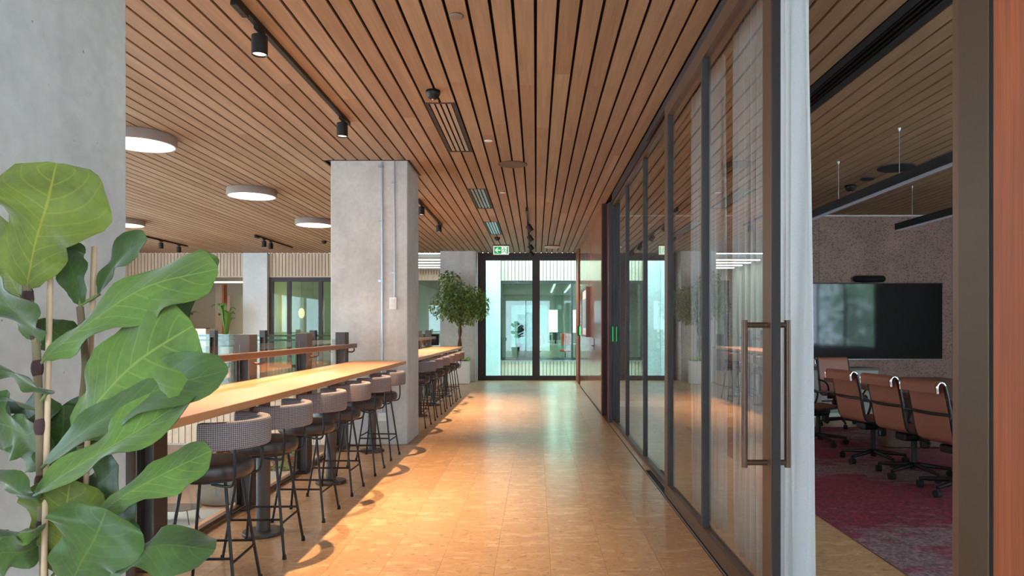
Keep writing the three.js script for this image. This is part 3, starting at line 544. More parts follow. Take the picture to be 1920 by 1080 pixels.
// ---------------------------------------------------------------- bar stools
function backBand() {
  const n = 30, A = 1.5, R = 0.225, hw = 0.026, hh = 0.073, sec = 20, pos = [], uv = [], idx = [];
  const prof = []; for (let k = 0; k <= sec; k++) { const a = k / sec * 2 * Math.PI, c = Math.cos(a), s = Math.sin(a), e = 0.42; prof.push([Math.sign(c) * Math.abs(c) ** e * hw, Math.sign(s) * Math.abs(s) ** e * hh]); }
  let per = [0]; for (let k = 1; k <= sec; k++) per.push(per[k - 1] + Math.hypot(prof[k][0] - prof[k - 1][0], prof[k][1] - prof[k - 1][1]));
  for (let i = -2; i <= n + 2; i++) {
    const q = cl(i, 0, n), a = -A + 2 * A * q / n, end = i < 0 || i > n, k2 = i === -2 || i === n + 2 ? 0.02 : end ? 0.8 : 1, ex = i === -2 || i === n + 2 ? 0.016 : end ? 0.012 : 0, aa = a + Math.sign(a) * ex / R;
    for (let k = 0; k <= sec; k++) { const r = R + prof[k][0] * k2 + 0.02; pos.push(Math.cos(aa) * r + 0.025, 0.872 + prof[k][1] * (end ? (k2 < 0.1 ? 0.6 : 0.93) : 1), Math.sin(aa) * r); uv.push(aa * 0.26, per[k]); }
  }
  const w = sec + 1; for (let i = 0; i < n + 4; i++) for (let k = 0; k < sec; k++) { const a = i * w + k; idx.push(a, a + 1, a + w, a + 1, a + w + 1, a + w); }
  const g = new THREE.BufferGeometry(); g.setAttribute('position', new THREE.Float32BufferAttribute(pos, 3)); g.setAttribute('uv', new THREE.Float32BufferAttribute(uv, 2)); g.setIndex(idx); g.computeVertexNormals(); return g;
}
function makeStool() {
  const t = thing('bar_stool', '', 'bar stool', [0, 0, 0]);
  part('seat', lathe([[0.001, 0.63], [0.17, 0.63], [0.192, 0.636], [0.203, 0.65], [0.207, 0.675], [0.204, 0.698], [0.194, 0.712], [0.178, 0.719], [0.10, 0.722], [0.001, 0.722]], 44), M.leather, t, 'dark brown leather seat');
  part('under_frame', [cyl(0.16, 0.16, 0.012, 0, 0.617, 0, 28)], M.black, t);
  part('backrest', backBand(), M.tweed, t, 'curved grey tweed back band');
  const top = 0.11, foot = 0.188, at = (sx, sz, y) => { const k = 1 - y / 0.62; return V3(sx * mix(top, foot, k), y, sz * mix(top, foot, k)); };
  for (const sx of [-1, 1]) for (const sz of [-1, 1]) { const l = part('leg', rod(at(sx, sz, 0.012), at(sx, sz, 0.62), 0.0085, 10), M.black, t); part('foot_glide', cyl(0.013, 0.010, 0.03, sx * foot, 0, sz * foot, 10), M.blackMatt, l); }
  for (const sz of [-1, 1]) part('footrest', rod(at(-1, sz, 0.235), at(1, sz, 0.235), 0.0075, 8), M.black, t);
  part('footrest', rod(at(-1, -1, 0.26), at(-1, 1, 0.26), 0.0075, 8), M.black, t); part('footrest', rod(at(1, -1, 0.21), at(1, 1, 0.21), 0.0075, 8), M.black, t);
  for (const sz of [-1, 1]) part('back_support', tube([V3(0.05, 0.612, sz * 0.13), V3(0.13, 0.608, sz * 0.165), V3(0.175, 0.618, sz * 0.19), V3(0.19, 0.66, sz * 0.198), V3(0.19, 0.81, sz * 0.198)], 0.0075, 26), M.black, t);
  return t;
}
const stool0 = makeStool();
const stools = [...[3.71, 4.44, 5.25, 6.03, 6.83, 7.6].map((d) => [d, 0]), ...[10.0, 10.78, 11.56, 12.34, 13.12, 13.9].map((d) => [d, 1])];
stools.forEach(([d, row], i) => {
  const s = i ? stool0.clone() : stool0;
  if (i) { s.name = numbered('bar_stool'); scene.add(s); }
  s.position.set(-1.735 + rr(-0.012, 0.012), 0, -d); s.rotation.y = rr(-0.07, 0.07);
  s.userData = { category: 'bar stool', label: row ? ORD[i - 6] + ' tweed-backed bar stool past the conduit column, counted from that column' : ORD[5 - i] + ' tweed-backed bar stool before the conduit column, counted from that column', group: row ? 'stools along the second bar table' : 'stools along the first bar table' };
});
// ---------------------------------------------------------------- ceiling lights
function drum(x, d) {
  const t = thing('drum_light', ORD[Math.round((13.07 - d) / 2.87)] + (x > -6 ? ' woven-rimmed drum light from the slatted fascia, row nearer the bar tables' : ' woven-rimmed drum light from the slatted fascia, row farther from the bar tables'), 'ceiling light', [x, H, -d], 0, x > -6 ? 'drum lights nearer the corridor' : 'drum lights farther from the corridor');
  const g = lathe([[0.325, -0.105], [0.345, -0.105], [0.348, -0.10], [0.348, -0.002], [0.30, -0.002]], 64), uv = g.attributes.uv, p = g.attributes.position;
  for (let i = 0; i < uv.count; i++) uv.setXY(i, uv.getX(i) * 2.16, p.getY(i));
  part('rim', g, M.mesh, t); part('diffuser', cyl(0.326, 0.326, 0.008, 0, -0.10, 0, 56), glow(0xfff3e6, 3.2), t, 'glowing white diffuser');
  area(t, 0.58, 0.58, V3(0, -0.112, 0), 0xfff0e0, 45, V3(x, 0, -d));
}
for (const x of [-4.18, -7.76]) for (const d of [4.46, 7.33, 10.2, 13.07]) drum(x, d);
function trackSpots(x, d0, d1, at, label, dir = V3(0, -1, 0), cd = 40, tilt = 0) {
  const t = thing('track_rail', 'black track rail ' + label, 'light track', [x, H, 0]);
  part('rail', bx(-0.018, 0.018, -0.034, 0.0, d0, d1), M.black, t); 
  part('feed_box', rbx(-0.022, 0.022, -0.06, -0.035, d0 + 0.02, d0 + 0.2, 0.004), M.black, t);
  at.forEach((d, k) => {
    const s = thing('track_spotlight', ORD[at.length - 1 - k] + ' black spotlight from the far end, ' + label, 'spotlight', [x, H - 0.036, -d], 0, 'spotlights on the track ' + label);
    part('adapter', rbx(-0.016, 0.016, -0.022, 0, -0.06, 0.06, 0.003), M.black, s);
    part('knuckle', rod(V3(0, -0.022, 0), V3(0, -0.05, 0), 0.012, 12), M.black, s);
    const q = new THREE.Quaternion().setFromUnitVectors(V3(0, -1, 0), dir.clone().normalize()), c = V3(0, -0.045, 0);
    const aim = (g) => g.applyQuaternion(q).translate(c.x, c.y, c.z);
    const b = part('can', aim(lathe([[0.001, 0], [0.048, 0], [0.052, -0.004], [0.052, -0.128], [0.047, -0.128], [0.046, -0.112], [0.001, -0.112]], 32)), M.black, s);
    part('lens', aim(cyl(0.044, 0.044, 0.003, 0, -0.118, 0, 24)), glow(0xffe2c0, 3), b, 'glowing warm lens');
    const o = dir.clone().normalize().multiplyScalar(0.14).add(c);
    spot(null, s, o, dir, 0xffdcb4, cd);
  });
}
trackSpots(-1.85, 4.22, 6.85, [4.64, 6.62], 'above the bar table by the plant', V3(0, -1, 0), 72);
trackSpots(-1.85, 10.9, 13.6, [11.2, 13.2], 'above the bar table past the conduit column', V3(0, -1, 0), 72);
trackSpots(-0.155, 11.7, 18.3, [13.2, 14.7, 16.4, 17.8], 'in the corridor ceiling by the exit sign', V3(0.55, -0.8, -0.15), 7);
trackSpots(-8.6, 14.86, 17.1, [15.9, 16.7], 'across the void left of the pale column', V3(0, -1, 0), 20);
trackSpots(-6.12, 15.1, 17.4, [15.6, 16.0], 'across the void over the glazed bay', V3(0, -1, 0), 20);
// ---------------------------------------------------------------- small ceiling fittings
function vent(d0, d1, label) {
  const t = thing('ceiling_vent', label, 'air vent', [-0.87, H, -(d0 + d1) / 2]), h = (d1 - d0) / 2;
  part('frame', [bx(-0.141, -0.105, 0, 0.03, -h, h), bx(0.105, 0.141, 0, 0.03, -h, h), bx(-0.104, 0.104, 0, 0.03, -h, -h + 0.03), bx(-0.104, 0.104, 0, 0.03, h - 0.03, h)], M.bronzeDark, t);
  part('plenum', bx(-0.104, 0.104, 0.035, 0.04, -h, h), M.plenum, t);
  for (const x of [-0.078, -0.026, 0.026, 0.078]) part('louvre', bx(x - 0.018, x + 0.018, 0.004, 0.016, -h + 0.031, h - 0.031), M.steel, t);
}
vent(6.27, 8.02, 'long dark framed air vent beside the dome detector'); vent(10.14, 11.82, 'air vent second in the corridor line'); vent(13.3, 15.1, 'air vent nearest the exit sign');
const disc = (name, label, cat, x, d, r, h, m) => { const t = thing(name, label, cat, [x, H, -d]); part('plate', lathe([[0.001, -h], [r * 0.9, -h], [r, -h * 0.6], [r, 0], [0.001, 0]].map(([a, b]) => [a, b - 0.001]), 40), m, t); part('bezel', lathe([[r * 0.98, -h * 0.5], [r * 1.03, -h * 0.3], [r * 1.03, -0.0005], [r * 0.98, -0.0005]], 40), M.bronze, t); };
disc('ceiling_speaker', 'flat round brown speaker disc in the corridor ceiling', 'speaker', -0.29, 8.62, 0.178, 0.012, mat({ color: 0x6a5a4a, roughness: 0.7 }));
disc('sensor_disc', 'small round grey ceiling cover past the near plank joints', 'sensor', -0.52, 4.52, 0.046, 0.010, mat({ color: 0x85766a, roughness: 0.7 }));
disc('sensor_disc', 'small round pale ceiling cover beside the long vent', 'sensor', -0.515, 7.52, 0.045, 0.010, M.plastic);
disc('sensor_disc', 'small pale ceiling cover between the vents', 'sensor', -0.50, 10.4, 0.045, 0.010, M.plastic);
disc('ceiling_speaker', 'round pinkish disc under the ceiling near the end glazing', 'speaker', 0.4, 17.2, 0.19, 0.05, M.slat);
disc('ceiling_speaker', 'large black round speaker in the meeting room ceiling', 'speaker', 4.55, 8.76, 0.22, 0.03, M.blackMatt);
disc('sensor_disc', 'small black disc on the meeting room ceiling', 'sensor', 4.47, 9.35, 0.09, 0.04, M.blackMatt);
const dome = (label, x, d, r) => { const t = thing('smoke_detector', label, 'detector', [x, H, -d]); part('body', lathe([[0.001, -r * 1.2], [r * 0.5, -r * 1.15], [r * 0.75, -r * 0.9], [r, -r * 0.4], [r, -0.001], [0.001, -0.001]], 32), M.black, t); part('sensor', new THREE.SphereGeometry(r * 0.2, 10, 8).translate(0, -r * 1.15, 0), M.steel, t); };
dome('black dome detector on the ceiling beside the long vent', -0.883, 5.95, 0.062); dome('black dome detector above the exit sign', -0.87, 15.6, 0.062); dome('black dome detector on the meeting room ceiling', 4.49, 9.9, 0.075); dome('black dome detector on the ceiling above the glazed bay', -4.95, 16.2, 0.06);
{ // exit sign with pictogram
  const cv = document.createElement('canvas'); cv.width = 512; cv.height = 280; const c = cv.getContext('2d');
  c.fillStyle = '#f2f6f2'; c.fillRect(0, 0, 512, 280); c.fillStyle = '#12a74c'; c.fillRect(22, 22, 250, 236);
  c.strokeStyle = '#ffffff'; c.lineWidth = 30; c.lineCap = 'butt'; c.beginPath(); c.moveTo(70, 140); c.lineTo(238, 140); c.stroke(); c.beginPath(); c.moveTo(150, 62); c.lineTo(68, 140); c.lineTo(150, 218); c.stroke();
  c.fillStyle = '#12a74c'; c.fillRect(446, 22, 44, 236); c.strokeStyle = '#12a74c'; c.lineWidth = 20; c.lineCap = 'round'; c.lineJoin = 'round';
  c.beginPath(); c.arc(352, 52, 19, 0, 7); c.fill();
  c.beginPath(); c.moveTo(358, 88); c.lineTo(366, 150); c.lineTo(406, 190); c.lineTo(424, 246); c.stroke(); c.beginPath(); c.moveTo(364, 150); c.lineTo(336, 200); c.lineTo(292, 216); c.stroke();
  c.beginPath(); c.moveTo(356, 92); c.lineTo(312, 110); c.lineTo(296, 146); c.stroke(); c.beginPath(); c.moveTo(360, 92); c.lineTo(396, 122); c.lineTo(424, 112); c.stroke();
  const tx = new THREE.CanvasTexture(cv); tx.colorSpace = THREE.SRGBColorSpace;
  const t = thing('exit_sign', 'green and white exit sign with arrow and running figure', 'exit sign', [-0.855, H, -17.0]);
  part('ceiling_bar', bx(-0.2, 0.2, -0.02, 0, -0.03, 0.03), M.black, t);
  part('panel', rbx(-0.19, 0.19, -0.24, -0.021, -0.012, 0.012, 0.004), M.plastic, t);
  const fc = new THREE.PlaneGeometry(0.372, 0.205); fc.translate(0, -0.13, 0.0135);
  part('pictogram', fc, mat({ map: tx, emissive: 0xffffff, emissiveMap: tx, emissiveIntensity: 0.55, roughness: 0.5 }), t);
  const l = new THREE.RectAreaLight(0xc8ffd8, 0.6, 0.37, 0.2); l.position.set(0, -0.13, 0.02); l.rotation.y = Math.PI; t.add(l);
}
// ---------------------------------------------------------------- meeting room furniture
{
  const tv = thing('television', 'large black wall television in the meeting room', 'television', [6.07, 1.54, -12.44]);
  part('housing', new RoundedBoxGeometry(2.42, 1.37, 0.05, 2, 0.008), M.black, tv); part('screen', new THREE.BoxGeometry(2.39, 1.34, 0.004).translate(0, 0, 0.026), M.screen, tv); part('trim', new THREE.BoxGeometry(2.4, 0.012, 0.01).translate(0, -0.68, 0.03), M.steel, tv, 'silver lower edge');
  const sb = thing('video_bar', 'rounded black conference bar above the television', 'video bar', [5.97, 2.30, -12.42]);
  const cp = new THREE.CapsuleGeometry(0.06, 0.46, 6, 16); cp.rotateZ(Math.PI / 2); part('body', cp, M.blackMatt, sb); part('bracket', new THREE.BoxGeometry(0.2, 0.03, 0.08).translate(0, -0.05, -0.04), M.black, sb);
  const cm = thing('camera_unit', 'small black camera on a bracket beside the television top', 'camera', [4.83, 2.22, -12.40]);
  part('body', cyl(0.045, 0.045, 0.17, 0, 0.06, 0, 20), M.blackMatt, cm); part('base', cyl(0.085, 0.085, 0.05, 0, 0, 0, 24), M.black, cm); part('bracket', new THREE.BoxGeometry(0.05, 0.03, 0.09).translate(0, 0.0, -0.055), M.black, cm);
  const cr = thing('credenza', 'low light grey credenza with dark brown top under the television', 'credenza', [4.2, 0, -11.2]);
  part('carcass', bx(-1.2, 1.2, 0.08, 0.75, -0.25, 0.25), mat({ color: 0xa7a39c, roughness: 0.8 }), cr); part('top', bx(-1.22, 1.22, 0.751, 0.785, -0.27, 0.27), M.walnut, cr); part('plinth', bx(-1.15, 1.15, 0, 0.079, -0.22, 0.22), M.white, cr); for (const x of [-0.8, 0, 0.8]) part('door', bx(x - 0.395, x + 0.395, 0.1, 0.73, -0.27, -0.251), mat({ color: 0xa7a39c, roughness: 0.8 }), cr);
  // boat shaped table
  const tb = thing('conference_table', 'dark walnut boat-shaped conference table on slab legs', 'table', [4.76, 0, -6.9]);
  const sh = new THREE.Shape(); sh.moveTo(-0.78, -2.65); sh.quadraticCurveTo(-1.02, 0, -0.78, 2.65); sh.lineTo(0.78, 2.65); sh.quadraticCurveTo(1.02, 0, 0.78, -2.65); sh.closePath();
  const tg = new THREE.ExtrudeGeometry(sh, { depth: 0.04, bevelEnabled: true, bevelSize: 0.01, bevelThickness: 0.01, bevelSegments: 2, curveSegments: 24 }); tg.rotateX(Math.PI / 2); tg.translate(0, 0.735, 0);
  part('table_top', uvm(tg, 'z'), M.walnut, tb);
  for (const z of [-1.35, 1.35]) part('slab_leg', rbx(-0.62, 0.5, 0.004, 0.68, z - 0.09, z + 0.09, 0.02, 'y'), M.walnut, tb);
  part('drum_leg', cyl(0.2, 0.2, 0.675, 0.66, 0.004, -1.28, 28), M.walnut, tb);
  for (const [x, l] of [[3.7, 'black linear pendant lamp over the near edge of the conference table'], [5.4, 'black linear pendant lamp over the far edge of the conference table']]) {
    const t = thing('linear_pendant', l, 'pendant lamp', [x, 2.87, -7.2]);
    part('profile', bx(-0.035, 0.035, 0.012, 0.11, -3.17, 3.17), M.blackMatt, t); part('diffuser', bx(-0.032, 0.032, 0, 0.0115, -3.16, 3.16), glow(0xe8ecff, 0.14), t, 'pale lilac diffuser strip');
    area(t, 0.064, 6.3, V3(0, -0.004, 0), 0xe8ecff, 0.5, V3(x, 0, -7.2));
    for (const d of [9.95, 8.48, 7.06, 5.6]) { const w = part('suspension_wire', rod(V3(0, 0.11, 7.2 - d), V3(0, H - 2.87, 7.2 - d), 0.004, 6), M.steel, t); part('ceiling_cup', cyl(0.008, 0.016, 0.03, 0, H - 2.87 - 0.03, 7.2 - d, 10), M.steel, w); }
  }
}
function makeChair() {
  const t = thing('conference_chair', '', 'chair', [0, 0, 0]);
  const side = [[0.26, 0.435], [0.22, 0.462], [0.0, 0.455], [-0.16, 0.445], [-0.225, 0.475], [-0.252, 0.55], [-0.285, 0.72], [-0.325, 0.90], [-0.345, 0.955], [-0.375, 0.968], [-0.40, 0.945], [-0.398, 0.88]];
  const curve = new THREE.CatmullRomCurve3(side.map(([x, y]) => V3(x, y, 0)), false, 'centripetal'), N = 56, pts = curve.getPoints(N);
  const pos = [], idx = [], th = 0.012;
  for (let i = 0; i <= N; i++) { const tg = curve.getTangent(i / N), n = V3(-tg.y, tg.x, 0).multiplyScalar(th); for (const [s, z] of [[1, -0.215], [1, 0.215], [-1, 0.215], [-1, -0.215]]) pos.push(pts[i].x + n.x * s, pts[i].y + n.y * s, z); }
  for (let i = 0; i < N; i++) for (let k = 0; k < 4; k++) { const a = i * 4 + k, b = i * 4 + (k + 1) % 4; idx.push(a, b, a + 4, b, b + 4, a + 4); }
  idx.push(0, 2, 1, 0, 3, 2, N * 4, N * 4 + 1, N * 4 + 2, N * 4, N * 4 + 2, N * 4 + 3);
  let sg = new THREE.BufferGeometry(); sg.setAttribute('position', new THREE.Float32BufferAttribute(pos, 3)); sg.setIndex(idx); sg = sg.toNonIndexed(); sg.computeVertexNormals();
  part('leather_sling', sg, M.brownLeather, t, 'tan brown leather seat and back');
  const c2 = curve.getPoints(40);
  for (const z of [-0.228, 0.228]) {
    part('side_rail', tube(c2.slice(0, 29).map((p) => V3(p.x, p.y, z)), 0.013, 48, 8), M.black, t);
    part('rail_end', tube(c2.slice(28, 41).map((p) => V3(p.x, p.y, z)), 0.011, 24, 8), M.chrome, t, 'chrome curled rail end');
    part('armrest', tube([V3(-0.285, 0.68, z), V3(-0.15, 0.665, z * 1.22), V3(0.08, 0.645, z * 1.24), V3(0.15, 0.60, z * 1.2), V3(0.12, 0.5, z * 1.1), V3(0.08, 0.458, z)], 0.013, 36, 8), M.black, t);
  }
  part('back_brace', tube([V3(-0.285, 0.70, -0.225), V3(-0.325, 0.70, -0.12), V3(-0.335, 0.70, 0), V3(-0.325, 0.70, 0.12), V3(-0.285, 0.70, 0.225)], 0.013, 24, 8), M.black, t);
  part('mechanism', [new RoundedBoxGeometry(0.26, 0.07, 0.16, 2, 0.02).translate(-0.02, 0.385, 0), new THREE.BoxGeometry(0.06, 0.04, 0.42).translate(0, 0.425, 0), new RoundedBoxGeometry(0.08, 0.1, 0.06, 2, 0.02).translate(0.02, 0.34, 0.12), rod(V3(0, 0.37, 0.08), V3(-0.05, 0.36, 0.28), 0.009)], M.black, t);
  part('gas_column', cyl(0.027, 0.027, 0.26, 0, 0.09, 0, 16), M.black, t);
  for (let k = 0; k < 5; k++) {
    const a = k * 2 * Math.PI / 5 + 0.3, e = V3(Math.cos(a) * 0.32, 0.085, Math.sin(a) * 0.32);
    const l = part('base_arm', rod(V3(0, 0.12, 0), e, 0.026, 8, 0.015), M.black, t);
    const w = new THREE.CylinderGeometry(0.031, 0.031, 0.05, 18); w.rotateX(Math.PI / 2); w.rotateY(-a + 0.7 * k); w.translate(e.x, 0.036, e.z);
    part('caster', [w, cyl(0.009, 0.009, 0.05, e.x, 0.045, e.z, 8)], M.blackMatt, l);
  }
  return t;
}
{
  const c0 = makeChair();
  const put = [[3.44, 8.45, 0.15, 'tan leather conference chair at the far end of the row along the table'], [3.56, 7.32, 0.14, 'tan leather conference chair in the row, second from the table head'], [3.60, 6.6, 0.14, 'tan leather conference chair in the row, third from the table head'], [3.63, 5.92, 0.14, 'tan leather conference chair in the row, next to the bronze jamb'], [4.4, 9.95, Math.PI / 2 * -1, 'tan leather conference chair at the head of the table below the television']];
  put.forEach(([x, d, a, l], i) => { const c = i ? c0.clone() : c0; if (i) { c.name = numbered('conference_chair'); scene.add(c); } c.position.set(x, 0.005, -d); c.rotation.y = a; c.userData = { category: 'chair', label: l, group: 'conference chairs round the walnut table' }; });
}
{ // sheer curtain gathered behind the glass
  const t = thing('curtain', 'white linen curtain hanging inside the glass door', 'curtain', [0, 0, 0]);
  const mk = (d0, d1, x, amp, folds, spread, n = 150) => {
    const rows = 24, pos = [], uv = [], idx = [];
    for (let j = 0; j <= rows; j++) for (let i = 0; i <= n; i++) { const q = i / n, y = mix(0.02, 3.40, j / rows), k = 1 + spread * (1 - j / rows) ** 2; pos.push(x + amp * k * Math.sin(q * folds * 6.283 + 0.5 * Math.sin(y * 1.1 + q * 9)) + 0.02 * k * (spread ? 1 : 0), y, -(mix(d0, d1, q) + 0.012 * Math.cos(q * folds * 12.6 + y))); uv.push(q * folds * 0.2, y); }
    for (let j = 0; j < rows; j++) for (let i = 0; i < n; i++) { const a = j * (n + 1) + i; idx.push(a, a + 1, a + n + 1, a + 1, a + n + 2, a + n + 1); }
    const g = new THREE.BufferGeometry(); g.setAttribute('position', new THREE.Float32BufferAttribute(pos, 3)); g.setAttribute('uv', new THREE.Float32BufferAttribute(uv, 2)); g.setIndex(idx); g.computeVertexNormals(); return g;
  };
  part('drape', mk(3.29, 3.56, 1.255, 0.034, 3, 0.45, 80), M.curtain, t); part('sheer_layer', mk(3.58, 4.4, 1.255, 0.03, 7, 0.1), M.sheer, t);
  part('curtain_rail', bx(1.235, 1.275, 3.405, 3.43, 3.2, 4.4), M.blackMatt, t);
  const u = thing('curtain', 'sheer white curtain stack behind the second glass pane', 'curtain', [0, 0, 0]);
  part('drape', mk(4.75, 5.6, 1.26, 0.03, 8, 0.1), M.sheer, u); part('curtain_rail', bx(1.24, 1.28, 3.405, 3.43, 4.6, 5.9), M.blackMatt, u);
}
// ---------------------------------------------------------------- plants
const leafSkin = (c, coat) => phy({ map: T.leaf, color: c, roughness: 0.95, transmission: 0.38, thickness: 0, clearcoat: coat, clearcoatRoughness: 0.3, side: THREE.DoubleSide });
const leafMats = { upper: leafSkin(0x7f962f, 0.45), under: leafSkin(0xb6c47c, 0.1), backlit: leafSkin(0xcabb30, 0.15) };   // glossy upper side, matt paler underside, yellow-green blades with light from behind painted into the colour
const WP = [[0, 0.05], [0.06, 0.3], [0.16, 0.5], [0.3, 0.56], [0.42, 0.62], [0.55, 0.8], [0.68, 0.98], [0.78, 1], [0.88, 0.9], [0.95, 0.66], [1, 0.12]];
const wid = (t) => { for (let k = 1; k < WP.length; k++) if (t <= WP[k][0]) { const q = (t - WP[k - 1][0]) / (WP[k][0] - WP[k - 1][0]); return mix(WP[k - 1][1], WP[k][1], q * q * (3 - 2 * q)); } return 0.1; };
function leafGeo(spine, width, across, fold, wave, ph, rows = 22, cols = 12) {   // across: direction of the blade's width
  const cv = new THREE.CatmullRomCurve3(spine, false, 'centripetal'), pos = [], uv = [], idx = [];
  for (let i = 0; i <= rows; i++) {
    const t = i / rows, p = cv.getPoint(t), tg = cv.getTangent(t), ac = across.clone().addScaledVector(tg, -across.dot(tg)).normalize(), n = V3().crossVectors(ac, tg).normalize();
    for (let k = 0; k <= cols; k++) { const s = k / cols * 2 - 1, w = width / 2 * wid(t) * (1 + 0.06 * Math.sin(t * 19 + ph + s * 2)), q = p.clone().addScaledVector(ac, s * w).addScaledVector(n, w * (fold * Math.abs(s) + 2.1 * wave * s * s * Math.sin(t * 13 + ph + (s > 0 ? 1.7 : 0)) + 0.05 * Math.sin(t * 26) * Math.abs(s))); pos.push(q.x, q.y, q.z); uv.push(k / cols, t); }
  }
  for (let i = 0; i < rows; i++) for (let k = 0; k < cols; k++) { const a = i * (cols + 1) + k; idx.push(a, a + 1, a + cols + 1, a + 1, a + cols + 2, a + cols + 1); }
  const g = new THREE.BufferGeometry(); g.setAttribute('position', new THREE.Float32BufferAttribute(pos, 3)); g.setAttribute('uv', new THREE.Float32BufferAttribute(uv, 2)); g.setIndex(idx); g.computeVertexNormals(); return g;
}
